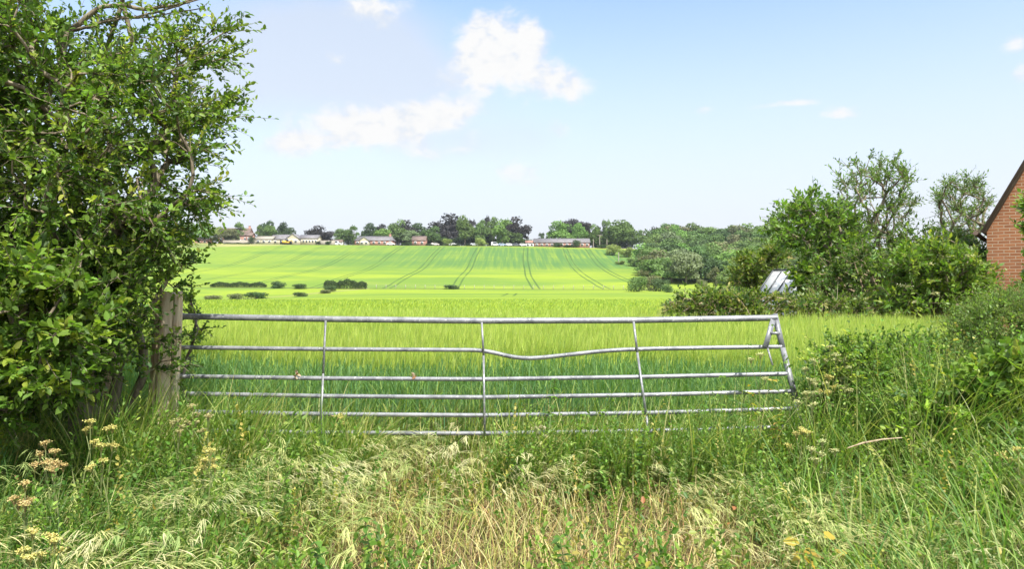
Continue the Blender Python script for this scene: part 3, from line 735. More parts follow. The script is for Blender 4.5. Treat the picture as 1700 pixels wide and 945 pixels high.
garden("bramble_hedge", "low bramble hedge along the far edge of the barley", "hedge", [(1112, 515), (1130, 495), (1180, 488), (1240, 492), (1300, 495), (1330, 510), (1320, 540), (1112, 540)], 15.2, 1.6, 230, G_YEL + [(2, (.05, .10, .02))], 7, .09, .055, .26, 8, 30, rmax=.02, rtip=.005, twr=.004, bark="dead_wood", stems=4, basepx=1210)
garden("privet_bush", "dark leafy bush at the foot of the airy tree beside the barley", "shrub", [(1325, 505), (1360, 495), (1420, 505), (1470, 500), (1475, 535), (1330, 540)], 14.6, 1.4, 110, G_DRK + G_YEL, 7, .09, .05, .28, 8, 31, rmax=.02, rtip=.005, twr=.004, bark="dead_wood", stems=3)
# dead bramble canes
cm = MB(); g = np.random.default_rng(5); n = 260
bx_ = np.stack([g.uniform(3.9, 7.6, n), g.uniform(14.0, 16.0, n)], -1); bz = np.full(n, .2)
blades(cm, np.stack([bx_[:, 0], bx_[:, 1], bz], -1), g.uniform(.6, 1.7, n), .014, g.uniform(0, 6.28, n), g.uniform(.1, .9, n), g.uniform(.3, 1.9, n), 7, pal(n, [(1, (.38, .28, .18)), (1, (.25, .17, .11)), (.6, (.5, .42, .3))], g))
tag(cm.build("bramble_canes", M["straw"]), "dead brown arching stems tangled in front of the greenhouse", kind="stuff")
# climber at the right edge, in front of the gable
att = sample_volume(70, [(1712, 330), (1745, 320), (1745, 500), (1712, 500), (1708, 430), (1702, 380)], 9.6, .8)
b = at(1712, 500, 9.6); woody("young_sycamore", "pale green young tree at the right edge in front of the brick gable", "tree", (b[0], b[1], H(b[0], b[1])), att, G_BRT, 5, .10, .06, .22, 8, trunk=[(0, 0, .8), (0, 0, 1.4)], rmax=.03, rtip=.005, twr=.004, seed=33, six=False)

# right bank shrubs, close
def bank(name, label, outline, D, depth, n, cols, nspr, ll, lw, sl, nleaf, seed, cat="shrub", **kw):
    o = np.array(outline, float); b = at(o[:, 0].mean(), 500, D)
    return woody(name, label, cat, (b[0], b[1], H(b[0], b[1])), sample_volume(n, outline, D, depth, np.random.default_rng(seed)), cols, nspr, ll, lw, sl, nleaf, seed=seed, stems=3, bark="twig", rmax=.014, rtip=.0022, twr=.0016, trunk=[(0, 0, .2)], **kw)
G_BK = [(a, tuple(min(.5, v * 1.3) for v in b)) for a, b in G_HAW]
bank("hawthorn_bush", "small dark-hearted hawthorn bush right of the gate end", [(1345, 600), (1400, 575), (1450, 580), (1480, 610), (1480, 690), (1420, 710), (1360, 690)], 5.2, .6, 170, G_BK, 5, .032, .019, .15, 10, 41)
bank("elm_bush", "rounded leafy bush behind the hawthorn bush on the right bank", [(1440, 600), (1480, 570), (1540, 560), (1570, 600), (1560, 690), (1470, 690)], 5.6, .7, 140, G_BK, 5, .035, .018, .16, 10, 42)
bank("feathery_bush", "tall feathery grey-green bush at the right edge above the grass", [(1580, 540), (1620, 515), (1670, 500), (1760, 490), (1760, 620), (1640, 630), (1575, 610)], 5.6, .9, 230, [(3, (.13, .21, .05)), (2, (.19, .27, .07)), (1, (.09, .15, .035))], 8, .032, .008, .2, 16, 43)
bank("bramble_bush", "bramble with broad pale leaves at the right edge", [(1600, 620), (1660, 600), (1740, 590), (1760, 720), (1680, 730), (1620, 690)], 4.5, .5, 110, G_BRT, 4, .055, .036, .16, 8, 44)
bank("dogwood_bush", "dark low bush under the bramble at the far right", [(1500, 660), (1600, 640), (1700, 660), (1740, 760), (1600, 790), (1500, 740)], 4.4, .5, 110, G_BK, 4, .04, .022, .15, 9, 45)

# ------------------------------------------------------------------ barley
def sector(n, y0, y1, xm=.80, g=rng, pw=1.0):
    y = (g.uniform(0, 1, n) ** pw) * (y1 - y0) + y0
    return g.uniform(-xm, xm, n) * (y + .6), y
bm = MB()
def barley_near(n, y0, y1):
    x, y = sector(n, y0, y1); k = (crop_mask(x, y) > .5) & (x > -.75 * y - .5); x, y = x[k], y[k]; n = len(x)
    top = np.interp(y, [6, 12, 16, 40], [.80, .78, .76, .68]) + rng.normal(size=n) * .03 + .035 * np.sin(x * 1.7 + 2 * np.sin(y)) 
    top = np.where(y > 12.5, hz(x, y) + .14 + rng.normal(size=n) * .04, top) + rng.normal(size=n) * .035
    zb = np.maximum(top - .72, -.02); hL = top - zb
    azw = rng.normal(size=n) * .8 + .2
    green = pal(n, [(3, (.16, .33, .18)), (2, (.22, .40, .18)), (1.5, (.34, .48, .16)), (1, (.10, .22, .11))], var=.15)
    wf = np.clip(y / 8, .9, 3)
    e = blades(bm, np.stack([x, y, zb], -1), hL, .0045 * wf, azw, rng.uniform(0, .06, n), rng.uniform(0, .22, n), 3, green)
    tip, td = e[-1]
    # flag leaves
    for fr in (.45, .7):
        b0 = np.stack([x, y, zb + hL * fr * rng.uniform(.85, 1.1, n)], -1)
        blades(bm, b0, rng.uniform(.14, .24, n), .009 * wf, rng.uniform(0, 6.28, n), rng.uniform(.15, .5, n), rng.uniform(.3, 1.5, n), 3, pal(n, [(3, (.15, .28, .09)), (2, (.22, .35, .08))], var=.15))
    earc = pal(n, [(3, (.36, .46, .09)), (2, (.45, .54, .12)), (1, (.26, .37, .07))], var=.12)
    blades(bm, tip, .08, .010 * wf, azw, .15, .3, 2, earc, taper=.6)
    for q in range(5):
        blades(bm, tip + td * .03, rng.uniform(.10, .17, n), .0028 * wf, azw + rng.normal(size=n) * .9, rng.uniform(.02, .35, n), .25, 2, pal(n, [(3, (.42, .52, .09)), (1, (.52, .57, .16)), (.8, (.24, .36, .08))], var=.12))
barley_near(26000, 6.0, 10.5); barley_near(22000, 10.5, 17)
def barley_far(n, y0, y1, L, W):
    x, y = sector(n, y0, y1, .78); k = crop_mask(x, y) > .6; x, y = x[k], y[k]; n = len(x)
    b0 = np.stack([x, y, hz(x, y) - .03], -1)
    blades(bm, b0, L * rng.uniform(.6, 1.2, n), W * (y / y0) ** .7, rng.normal(size=n) * .9 + .2, rng.uniform(.05, .5, n), .5, 2, pal(n, [(3, (.34, .44, .05)), (2, (.42, .50, .08)), (1.8, (.17, .28, .055))], var=.15))
barley_far(60000, 16, 32, .17, .011); barley_far(60000, 32, 80, .2, .028)
tag(bm.build("barley_crop", M["barley"]), "bright yellow-green bearded barley standing behind the gate", kind="stuff")

# ------------------------------------------------------------------ verge grasses in front
def ground_pts(n, y0, y1, g=rng, xm=.84, pw=.75):
    x, y = sector(n, y0, y1, xm, g, pw); return x, y
def patch(x, y, s, seed):
    """smooth random field 0..1"""
    g = np.random.default_rng(seed); v = np.zeros_like(x)
    for k in range(7):
        a = g.uniform(0, 6.28); fq = s * g.uniform(.5, 1.9); v += np.sin((x * math.cos(a) + y * math.sin(a)) * fq + g.uniform(0, 6.28))
    return .5 + v / 7
gm = MB()
def dryness(x, y):
    """1 in the trodden dry middle, 0 in the lush sides"""
    return np.clip(sstep(x + .25 * (y - 3), -1.75, -.5) * (1 - sstep(x - .22 * (y - 3), 1.2, 2.1)), 0, 1) * (1 - .75 * sstep(y, 5.0, 5.6))
def lay_green(n, y0, y1, Lr, W, seed, lush=True):
    x, y = ground_pts(n, y0, y1); dr = dryness(x, y); pf = patch(x, y, 3.5, seed)
    k = rng.uniform(size=n) < (1 - .72 * dr) * (.35 + .65 * pf); x, y, dr = x[k], y[k], dr[k]; n = len(x)
    L = rng.uniform(*Lr, n) * (1 - .45 * dr) * (1 + .35 * sstep(x, 1.6, 2.6)); 
    cg = pal(n, [(3, (.14, .23, .045)), (3, (.21, .29, .055)), (2, (.32, .38, .09)), (.8, (.09, .18, .05)), (1.5, (.46, .45, .18))], var=.2)
    cd_ = pal(n, [(2, (.20, .25, .06)), (2, (.34, .30, .12)), (1, (.13, .2, .04))], var=.2)
    c = np.where((rng.uniform(size=n) < dr * .65)[:, None], cd_, cg)
    c2 = np.where((rng.uniform(size=n) < .3)[:, None], c * .4 + np.array([.40, .34, .14]) * .6, c)
    blades(gm, np.stack([x, y, hz(x, y) - .01], -1), L, W * rng.uniform(.6, 1.4, n), rng.normal(size=n) * 1.5 + .3, rng.uniform(0, .35, n), rng.uniform(.3, 2.0, n), 5, c, c2)
lay_green(24000, 1.9, 5.2, (.25, .50), .0075, 1); lay_green(15000, 4.0, 6.6, (.35, .62), .009, 2); lay_green(7000, 1.6, 3.2, (.2, .42), .007, 3)
# broad lush blades on the right bank and bottom right
n = 5200; x = rng.uniform(1.4, 5.2, n); y = rng.uniform(2.2, 6.6, n); k = x < .85 * y + .5; x, y = x[k], y[k]; n = len(x)
blades(gm, np.stack([x, y, hz(x, y)], -1), rng.uniform(.35, .8, n), rng.uniform(.007, .013, n), rng.normal(size=n) * 1.4 + 2.6, rng.uniform(0, .3, n), rng.uniform(.4, 1.9, n), 6,
       pal(n, [(3, (.12, .24, .055)), (3, (.18, .31, .065)), (1.8, (.28, .38, .09)), (1.2, (.40, .44, .16))], var=.15))
n = 1800; x = rng.uniform(-3.4, -1.3, n); y = rng.uniform(2.4, 5.2, n)
blades(gm, np.stack([x, y, hz(x, y)], -1), rng.uniform(.3, .62, n), rng.uniform(.006, .011, n), rng.normal(size=n) * 1.4, rng.uniform(0, .3, n), rng.uniform(.4, 1.9, n), 6,
       pal(n, [(3, (.07, .17, .03)), (2, (.12, .24, .04))], var=.15))
def clump(px0, px1, py, D, n, seed, Lf=1.0):
    g = np.random.default_rng(seed); n = int(n * .6); px = g.uniform(px0, px1, n); d = D + g.uniform(-.25, .25, n); n = len(px); x = (px - 850) / F * d; z0 = hz(x, d); top = EYE + (472.5 - py) / F * D
    L = np.maximum(top - z0, .2) * g.uniform(.6, 1.2, n) * Lf
    blades(gm, np.stack([x, d, z0], -1), L, g.uniform(.006, .012, n), g.normal(size=n) * 1.3, g.uniform(0, .3, n), g.uniform(.3, 1.5, n), 6,
           pal(n, [(3, (.12, .22, .035)), (3, (.19, .29, .05)), (2, (.30, .37, .08)), (1, (.45, .44, .17))], g, .18))
for a in [(230, 420, 640, 4.9, 900), (400, 600, 682, 4.9, 900), (820, 1110, 676, 4.9, 1100), (1100, 1340, 664, 4.85, 900), (520, 610, 700, 4.9, 250), (120, 260, 655, 4.4, 700), (1330, 1500, 665, 4.6, 1100),
          (1500, 1720, 610, 4.4, 1400), (300, 1320, 640, 5.8, 1500), (1340, 1720, 590, 5.1, 1600), (700, 830, 712, 4.8, 150)]: clump(*a, 60 + int(a[0]), 1.15)
tag(gm.build("verge_grass", M["grass"]), "mixed long green grass growing wild in front of the gate", kind="stuff")

sm_ = MB(); n = 27000; x, y = ground_pts(n, 1.9, 5.6); dr = dryness(x, y)
k = rng.uniform(size=n) < .12 + .88 * dr * (.35 + .65 * patch(x, y, 4, 9)); x, y, dr = x[k], y[k], dr[k]; n = len(x)
blades(sm_, np.stack([x, y, hz(x, y) - .01], -1), rng.uniform(.12, .42, n), rng.uniform(.003, .007, n), rng.uniform(0, 6.28, n), rng.uniform(0, .7, n), rng.uniform(.2, 2.2, n), 4,
       pal(n, [(3, (.50, .43, .17)), (2, (.62, .55, .27)), (1.5, (.28, .21, .10)), (.8, (.44, .27, .12)), (3, (.40, .43, .11))], var=.2))
tag(sm_.build("dry_grass", M["straw"]), "short straw-coloured dry grass in the middle foreground", kind="stuff")

# bent brome grass with drooping pale spikelets, in clumps
def brome(n_cl, per, region, seed):
    g = np.random.default_rng(seed); cx, cy = region(n_cl, g)
    x = np.repeat(cx, per) + g.normal(size=n_cl * per) * .07; y = np.repeat(cy, per) + g.normal(size=n_cl * per) * .07; n = len(x)
    azc = np.repeat(g.normal(size=n_cl) * 1.1 + .1, per) + g.normal(size=n) * .3
    base = np.stack([x, y, hz(x, y)], -1)
    tone = np.repeat(pal(n_cl, [(3, (.45, .47, .18)), (2, (.54, .52, .27)), (2, (.33, .42, .13))], g, .12), per, 0)
    e = blades(brm, base, g.uniform(.34, .62, n), .0020, azc, g.uniform(.02, .3, n), g.uniform(1.0, 1.8, n), 6, tone * np.array([.6, .75, .5]), side_tw=0 * x)
    for j in (4, 5, 6):
        for q in range(5):
            p, d = e[j]; p = p + d * g.uniform(0, .08, (n, 1))
            a2 = azc + g.normal(size=n) * .28
            blades(brm, p, g.uniform(.05, .10, n), g.uniform(.0032, .006, n), a2, g.uniform(1.3, 2.0, n), g.uniform(.3, .8, n), 3, tone * g.uniform(.85, 1.2, (n, 1)))
brm = MB()
def reg_all(n, g): x, y = sector(n, 2.0, 5.4, .82, g, .8); return x, y
def reg_left(n, g): return g.uniform(-2.9, -.9, n), g.uniform(2.5, 5.1, n)
def reg_right(n, g): return g.uniform(.9, 3.4, n), g.uniform(2.1, 4.3, n)
def reg_gate(n, g): return g.uniform(-2.6, 0.2, n), g.uniform(4.3, 5.2, n)
brome(95, 6, reg_all, 1); brome(60, 8, reg_left, 2); brome(60, 8, reg_right, 3); brome(18, 8, reg_gate, 4)
tag(brm.build("brome_grass", M["straw"]), "arching brome grass with drooping pale seed heads", kind="stuff")

# low broad leaves scattered through the grass
lw_ = MB(); n = 16000; x, y = ground_pts(n, 1.9, 6.2); k = rng.uniform(size=n) < patch(x, y, 3, 21) ** 1.5 * 1.3 * (1 - .6 * dryness(x, y)); x, y = x[k], y[k]; n = len(x)
q = np.stack([x, y, hz(x, y) + rng.uniform(.03, .36, n)], -1)
leaves(lw_, q, rand_unit(n) + np.array([0, -.2, .2]), np.array([0, -.3, 1.]) + rng.normal(size=(n, 3)) * .45, rng.uniform(.018, .05, n), rng.uniform(.009, .026, n),
       pal(n, [(3, (.07, .15, .025)), (3, (.11, .21, .03)), (1, (.20, .28, .05)), (.25, (.40, .32, .06)), (.15, (.35, .16, .06))]))
def herb(px0, px1, py, D, n, seed):
    """sprigs of small leaves on thin stalks reaching up among the grass"""
    g = np.random.default_rng(seed); ns = n // 26; px = g.uniform(px0, px1, ns); d = D + g.uniform(-.3, .3, ns); x = (px - 850) / F * d; z0 = hz(x, d)
    top = np.maximum(EYE + (472.5 - py) / F * d - z0, .2) * g.uniform(.5, 1.1, ns)
    base = np.stack([x, d, z0 + top * .15], -1); dr_ = np.stack([g.normal(size=ns) * .22, g.normal(size=ns) * .22, np.ones(ns)], -1)
    sc = g.uniform(.7, 1.3)
    sprays(lw_, lw_, base, dr_, top * .85, 26, .034 * sc, .018 * sc, [(3, (.10, .19, .03)), (3, (.16, .28, .04)), (1.6, (.26, .35, .07)), (.4, (.42, .38, .10))], .0013, g, -.05, True, 1.1)
for k, a in enumerate([(300, 620, 690, 4.8, 2600), (120, 320, 690, 4.2, 2200), (830, 1120, 690, 4.75, 4200), (1110, 1330, 678, 4.7, 3600), (1310, 1500, 640, 4.7, 4200), (1450, 1720, 590, 4.6, 5200), (1340, 1700, 570, 5.2, 4600), (1500, 1720, 720, 3.7, 2600),
          (1520, 1720, 530, 5.0, 4200), (1250, 1500, 760, 4.0, 2800), (600, 1300, 770, 4.2, 1700), (0, 300, 800, 3.3, 2600), (350, 700, 880, 2.9, 1800), (900, 1250, 880, 2.9, 1500), (1300, 1650, 860, 3.0, 1800), (300, 560, 760, 3.8, 1900)]): herb(*a, 700 + k)
tag(lw_.build("ground_weeds", M["leaf"]), "small broad-leaved weeds scattered low among the grass", kind="stuff")

# umbellifers: individual dried flower plants
def umbel(px, py, D, label, tone, rays=5, hd=.020, seed=0, group="umbellifer plants in the verge"):
    g = np.random.default_rng(seed); p = at(px, py, D); z0 = H(p[0], p[1]); hgt = max(.25, p[2] - z0)
    root = empty("hogweed_plant", (p[0], p[1], z0)); tag(root, label, "wildflower", group)
    sm2 = MB(); top = np.array([0, 0, hgt * .80]); bend = np.array([g.normal() * .04, 0, 0])
    t = np.linspace(0, 1, 8)[:, None]; sm2.tube(np.array([0, 0, 0]) * (1 - t) + (top) * t + bend * np.sin(t * 3.1), np.linspace(.005, .003, 8), 6)
    heads = []
    for k in range(rays):
        a = k * 2.4 + g.uniform(0, 1); rr = 0 if k == 0 else g.uniform(.025, .055) * (1.5 if px > 1200 else 1)
        hp_ = np.array([math.cos(a) * rr, math.sin(a) * rr, hgt * (1.0 if k == 0 else g.uniform(.82, 1.0))])
        st = top * g.uniform(.75, 1.0); sm2.tube(np.array([st, (st + hp_) / 2 + [0, 0, -.01], hp_ - [0, 0, .03]]), .0022, 5)
        heads.append(hp_)
    sm2.build("stem", M["straw_stem"], root)
    for hp_ in heads:
        h = MB(); m2_ = 11; a = np.arange(m2_) * 2.4 + g.uniform(0, 1, m2_); hd_ = hd * g.uniform(.7, 1.3); r_ = hd_ * np.sqrt((np.arange(m2_) + .4) / m2_)
        tl_ = g.uniform(-.35, .35, 2); ends = np.stack([np.cos(a) * r_, np.sin(a) * r_, .012 - r_ * .2 + np.cos(a) * r_ * tl_[0] + np.sin(a) * r_ * tl_[1]], -1) + g.normal(size=(m2_, 3)) * .0025 + hp_
        b0 = np.tile(hp_ - np.array([0, 0, .03]), (m2_, 1)); edge_tubes(h, b0, ends, np.full(m2_, .0011), np.full(m2_, .0009), 3)
        cc = np.repeat(ends, 9, 0) + g.normal(size=(m2_ * 9, 3)) * np.array([.007, .007, .003])
        h.c = [np.tile(np.array(tone, np.float32) * .6, (len(h.v[0]), 1))]
        leaves(h, cc, rand_unit(len(cc), g), np.array([0, 0, 1.]) + g.normal(size=(len(cc), 3)) * .4, .008, .007, pal(len(cc), [(1, tone)], g, .25))
        h.build("flower_head", M["straw"], root)
    return root
M["straw_stem"] = flat_mat("green_stem", (.17, .20, .07), .7)
YT, GT, OT = (.56, .52, .17), (.50, .52, .24), (.50, .40, .17)
umb = [(150, 702, 3.7, YT, "yellow-headed hogweed standing in front of the dark bush, upper one of the left group"), (187, 712, 3.9, YT, "hogweed with yellow heads just right of the tallest left one"),
       (76, 738, 3.5, OT, "orange-brown dried hogweed at the left, below the low bush"), (168, 742, 3.4, YT, "short yellow hogweed under the two upper left ones"),
       (92, 772, 3.2, OT, "rusty dried hogweed low at the far left"), (42, 806, 3.0, OT, "brownish hogweed nearest the left edge"),
       (55, 886, 2.7, YT, "pale yellow flower plant in the bottom left corner"), (85, 893, 2.8, YT, "small yellow flower plant right of the bottom left corner one"),
       (320, 676, 4.3, (.46, .43, .20), "cream flower clump below the gate post"), (345, 692, 4.2, (.46, .43, .20), "cream flower clump right of the one below the gate post"), (295, 700, 4.1, (.46, .43, .20), "low cream flower plant left of the clump below the post"),
       (350, 750, 3.6, YT, "yellowish flower plant in the grass under the lower left rails"),
       (1378, 578, 4.9, GT, "pale flat-topped flower plant rising tallest right of the gate"), (1402, 600, 4.9, GT, "flat flower plant right of the tallest pale one"), (1352, 601, 4.8, GT, "flat flower plant beside the sloping gate end"),
       (1345, 632, 4.7, GT, "flower plant halfway down the gate end"), (1338, 655, 4.6, GT, "flower plant at the foot of the gate end"), (1376, 627, 4.8, YT, "yellow flat flower plant in front of the hawthorn bush"),
       (1395, 645, 4.7, GT, "lower flat flower plant in front of the hawthorn bush"), (1330, 715, 4.1, YT, "yellow flower plant in the grass right of the lowest rail"), (1365, 735, 4.0, GT, "greenish flower plant below the hawthorn bush"),
       (1262, 590, 5.0, GT, "thin flower plant poking through the gate near its right end"), (1690, 748, 3.6, YT, "yellow flower plant at the right edge"), (565, 690, 5.0, YT, "yellow flower plant behind the lowest rail left of centre"), 
       (900, 712, 4.8, (.55, .50, .33), "cream flower plant below the rails right of the middle upright")]
for i, (px, py, D, tn, lb) in enumerate(umb): umbel(px, py, D, lb, tn, rays=3 + i % 3, seed=100 + i, hd=.016 if px < 600 else .021)

# leafy weeds climbing through the gate
def nettle(px, py, D, label, cols, seed, pairs=11, ls=.05):
    g = np.random.default_rng(seed); p = at(px, py, D); z0 = H(p[0], p[1]); hgt = max(.22, p[2] - z0)
    root = empty("nettle", (p[0], p[1], z0)); tag(root, label, "weed", "leafy weeds at the gate")
    s2 = MB(); t = np.linspace(0, 1, 8); path = np.stack([.04 * np.sin(t * 2 + seed), .02 * np.sin(t * 3), t * hgt], -1); s2.tube(path, np.linspace(.004, .0015, 8), 6); s2.build("stem", M["straw_stem"], root)
    l = MB(); k = np.repeat(np.linspace(.15, 1, pairs), 4); b = np.stack([np.interp(k, t, path[:, i]) for i in range(3)], -1); n = len(b)
    a = np.tile([0, np.pi, np.pi / 2, -np.pi / 2], pairs) + np.repeat(np.arange(pairs) * 1.3, 4) + g.normal(size=n) * .2
    ax = np.stack([np.cos(a), np.sin(a), g.uniform(-.5, .35, n)], -1); sc = ls * (1.25 - .6 * k) * g.uniform(.7, 1.2, n)
    leaves(l, b, ax, np.array([0, 0, 1.]) + g.normal(size=(n, 3)) * .25, sc * 1.3, sc * .7, pal(n, cols, g, .2)); l.build("leaves", M["leaf"], root)
WG = [(3, (.08, .17, .03)), (2, (.13, .24, .035))]; WY = [(2, (.09, .17, .03)), (2, (.40, .34, .06)), (1, (.45, .24, .08))]
for i, (px, py, D, c, lb) in enumerate([(1240, 572, 5.15, WG, "tall nettle standing before the gate left of its braced end"), (1190, 625, 5.05, WG, "nettle reaching the third rail right of the last upright"), (1160, 660, 5.0, WG, "shorter nettle left of the one at the third rail"),
      (1285, 632, 4.95, WY, "nettle with yellowed leaves at the gate's right end"), (1255, 640, 4.95, WY, "yellow-leaved weed left of the gate's sloping end"), (1225, 665, 4.9, WG, "green weed before the fourth rail at the right"), (920, 630, 5.1, WG, "slender weed rising to the third rail right of centre"),
      (1062, 715, 4.6, WG, "pale green weed before the lowest rail below the third upright"), (835, 722, 4.7, WG, "weed below the lowest rail just right of the middle upright"), (990, 735, 4.5, WG, "leafy weed in the dry grass right of centre"), (400, 664, 5.2, WG, "weed at the fourth rail near the left end"),
      (1300, 690, 4.7, WY, "yellowing weed hiding the right end of the lowest rail"), (1650, 618, 4.2, WG, "broad-leaved weed on the right bank"), (960, 690, 5.0, WG, "weed growing before the fifth rail right of centre"), (510, 900, 2.9, WG, "leafy weed at the bottom left of centre"), (600, 860, 3.0, WG, "bright weed in the foreground left of centre"), (940, 895, 2.8, WG, "leafy weed at the bottom centre")]):
    nettle(px, py, D, lb, c, 300 + i, ls=.05 if i != 12 else .08)
gb = np.random.default_rng(88)
for k in range(22):
    px_ = gb.uniform(1345, 1700); nettle(px_, gb.uniform(585, 680) - (px_ - 1345) * .12, gb.uniform(4.5, 5.1), "leafy green nettle among the tangle of weeds on the right bank", WG + [(1, (.22, .32, .06))], 400 + k, pairs=12, ls=gb.uniform(.035, .06))
# yellowing dock in the lower right, fallen stick
g = np.random.default_rng(77); p = at(1350, 905, 3.05); root = empty("dock_plant", (p[0], p[1], H(p[0], p[1]))); tag(root, "dock plant with large yellowed leaves at the lower right", "weed")
l = MB(); n = 9; a = g.uniform(0, 6.28, n); b = np.stack([g.normal(size=n) * .05, g.normal(size=n) * .05, g.uniform(.28, .40, n)], -1)
leaves(l, b, np.stack([np.cos(a), np.sin(a), g.uniform(-.3, .2, n)], -1), np.array([0, -.6, 1.]) + g.normal(size=(n, 3)) * .3, g.uniform(.06, .10, n), g.uniform(.035, .055, n), pal(n, [(2, (.50, .40, .07)), (1, (.42, .24, .07)), (.5, (.2, .26, .05))], g))
l.build("leaves", M["leaf"], root); s2 = MB(); edge_tubes(s2, np.zeros((n, 3)), b, np.full(n, .003), np.full(n, .002), 4); s2.build("stem", M["straw_stem"], root)
m_ = MB(); pts = np.array([at(1405, 745, 4.0), at(1432, 736, 4.0), at(1465, 730, 4.0), at(1500, 727, 4.0)]); o0 = pts[0].copy(); m_.tube(pts - o0, [.003, .006, .005, .003], 8)
o = m_.build("dead_branch", M["dead_wood"], smooth=True); o.location = o0; tag(o, "thin bare curved stick lying in the grass below the hawthorn bush", "stick")

# ------------------------------------------------------------------ far trees
def crown_mesh(seed, lobes=16, per=150, airy=0.0, flat=1.0, top=0.0):
    g = np.random.default_rng(seed); m_ = MB(); tw = MB()
    c = unit(g.normal(size=(lobes, 3))) * (g.uniform(.15, 1, (lobes, 1)) ** .5) * np.array([.37, .37, .40]) + np.array([0, 0, .50])
    r = g.uniform(.14, .23, lobes) * (1 - .2 * airy)
    wmul = 1 - top * np.clip((c[:, 2] - .4), 0, 1); c[:, 0] *= wmul; c[:, 1] *= wmul
    n = lobes * per; d = rand_unit(n, g); d[:, 2] = np.where(d[:, 2] < -.3, -d[:, 2] * .6, d[:, 2]); d = unit(d)
    k = np.repeat(np.arange(lobes), per); rr = r[k] * g.uniform(.7, 1.12, n)
    p = c[k] + d * rr[:, None] * np.array([1.05, 1.05, .85 * flat]); 
    nr = unit(d * 1.3 + g.normal(size=(n, 3)) * .8)
    ax = unit(np.cross(nr, rand_unit(n, g))); lt = np.repeat(g.uniform(.78, 1.2, lobes), per)[:, None]
    col = lt * g.uniform(.75, 1.25, (n, 1)) * np.ones((1, 3)); col = np.clip(col, 0, 2)
    leaves(m_, p, ax, nr, g.uniform(.045, .085, n), g.uniform(.035, .07, n), col, False)
    # trunk and limbs
    t = MB(); t.tube(np.array([(0, 0, -.02), (.005, 0, .2), (.0, .005, .45), (0, 0, .75)]), [.024, .02, .015, .005], 7)
    st = np.tile([0, 0, .28], (lobes, 1)) + np.stack([np.zeros(lobes), np.zeros(lobes), g.uniform(0, .25, lobes)], -1)
    edge_tubes(t, st, c, np.full(lobes, .010), np.full(lobes, .004), 5)
    return m_.build("crown", M["far_leaf"], link=False), t.build("trunk", M["bark"], link=False)
CR = {"round": [crown_mesh(1, 18), crown_mesh(2, 20), crown_mesh(3, 15)], "airy": [crown_mesh(4, 13, 110, 1), crown_mesh(5, 15, 110, 1)],
      "dense": [crown_mesh(6, 26, 170), crown_mesh(7, 30, 150)], "tall": [crown_mesh(8, 18, 140, .3, top=.8), crown_mesh(9, 22, 120, .3, top=.9)]}
def bush_mesh(seed, lobes=14, per=170):
    g = np.random.default_rng(seed); m_ = MB(); c = unit(g.normal(size=(lobes, 3))) * (g.uniform(.1, 1, (lobes, 1)) ** .5) * np.array([.36, .36, .34]) + np.array([0, 0, .47]); r = g.uniform(.14, .22, lobes)
    n = lobes * per; d = rand_unit(n, g); k = np.repeat(np.arange(lobes), per); p = c[k] + d * (r[k] * g.uniform(.75, 1.08, n))[:, None]; p[:, 2] = np.maximum(p[:, 2], .02); p[:, :2] *= 1 + .25 * (p[:, 2:3] < .3)
    nr = unit(d * 1.3 + g.normal(size=(n, 3)) * .8); ax = unit(np.cross(nr, rand_unit(n, g)))
    leaves(m_, p, ax, nr, g.uniform(.04, .075, n), g.uniform(.03, .06, n), np.repeat(g.uniform(.8, 1.2, lobes), per)[:, None] * g.uniform(.75, 1.25, (n, 1)) * np.ones((1, 3)), False)
    t = MB(); edge_tubes(t, np.tile([0, 0, -.02], (6, 1)), c[:6], np.full(6, .02), np.full(6, .006), 5)
    return m_.build("foliage", M["far_leaf"], link=False), t.build("stem", M["bark"], link=False)
BU = [bush_mesh(20), bush_mesh(21), bush_mesh(22, 18, 130)]
TC = {"green": (.10, .155, .045), "bright": (.13, .22, .055), "grey": (.13, .165, .085), "dark": (.052, .085, .034), "copper": (.046, .042, .042), "yellow": (.20, .25, .07), "mid": (.08, .13, .042), "olive": (.115, .125, .06)}
cnt = [0]
def far_tree(px, top, wpx, D, kind, tone, label, cat="tree", group=None, hmin=2.0, name=None, base=None, meshes=None):
    cnt[0] += 1; g = np.random.default_rng(500 + cnt[0])
    x = (px - 850) / F * D; z0 = H(x, D) if base is None else base; ztop = EYE + (472.5 - top) / F * D; h = max(hmin, ztop - z0); w_ = wpx * D / F * 1.12
    root = empty(name or {"tree": "tree", "bush": "bush", "hedge": "hedge"}[cat], (x, D, z0), g.uniform(0, 6.28)); tag(root, label, cat, group)
    src = meshes or CR[kind]; cm_, tm_ = src[int(g.integers(len(src)))]
    c = np.array(TC[tone]) * (1.15 if tone in ('copper', 'yellow') else 1.18 if D > 355 else 1.4) * g.uniform(.9, 1.12) * g.uniform(.95, 1.05, 3)
    for me, nm in ((cm_, "crown" if not meshes else "foliage"), (tm_, "trunk" if not meshes else "stem")):
        o = mesh_obj(nm, me, root); o.color = (*c, 1)
    root.scale = (w_ / .95, w_ / .95, h / .98)
    return root
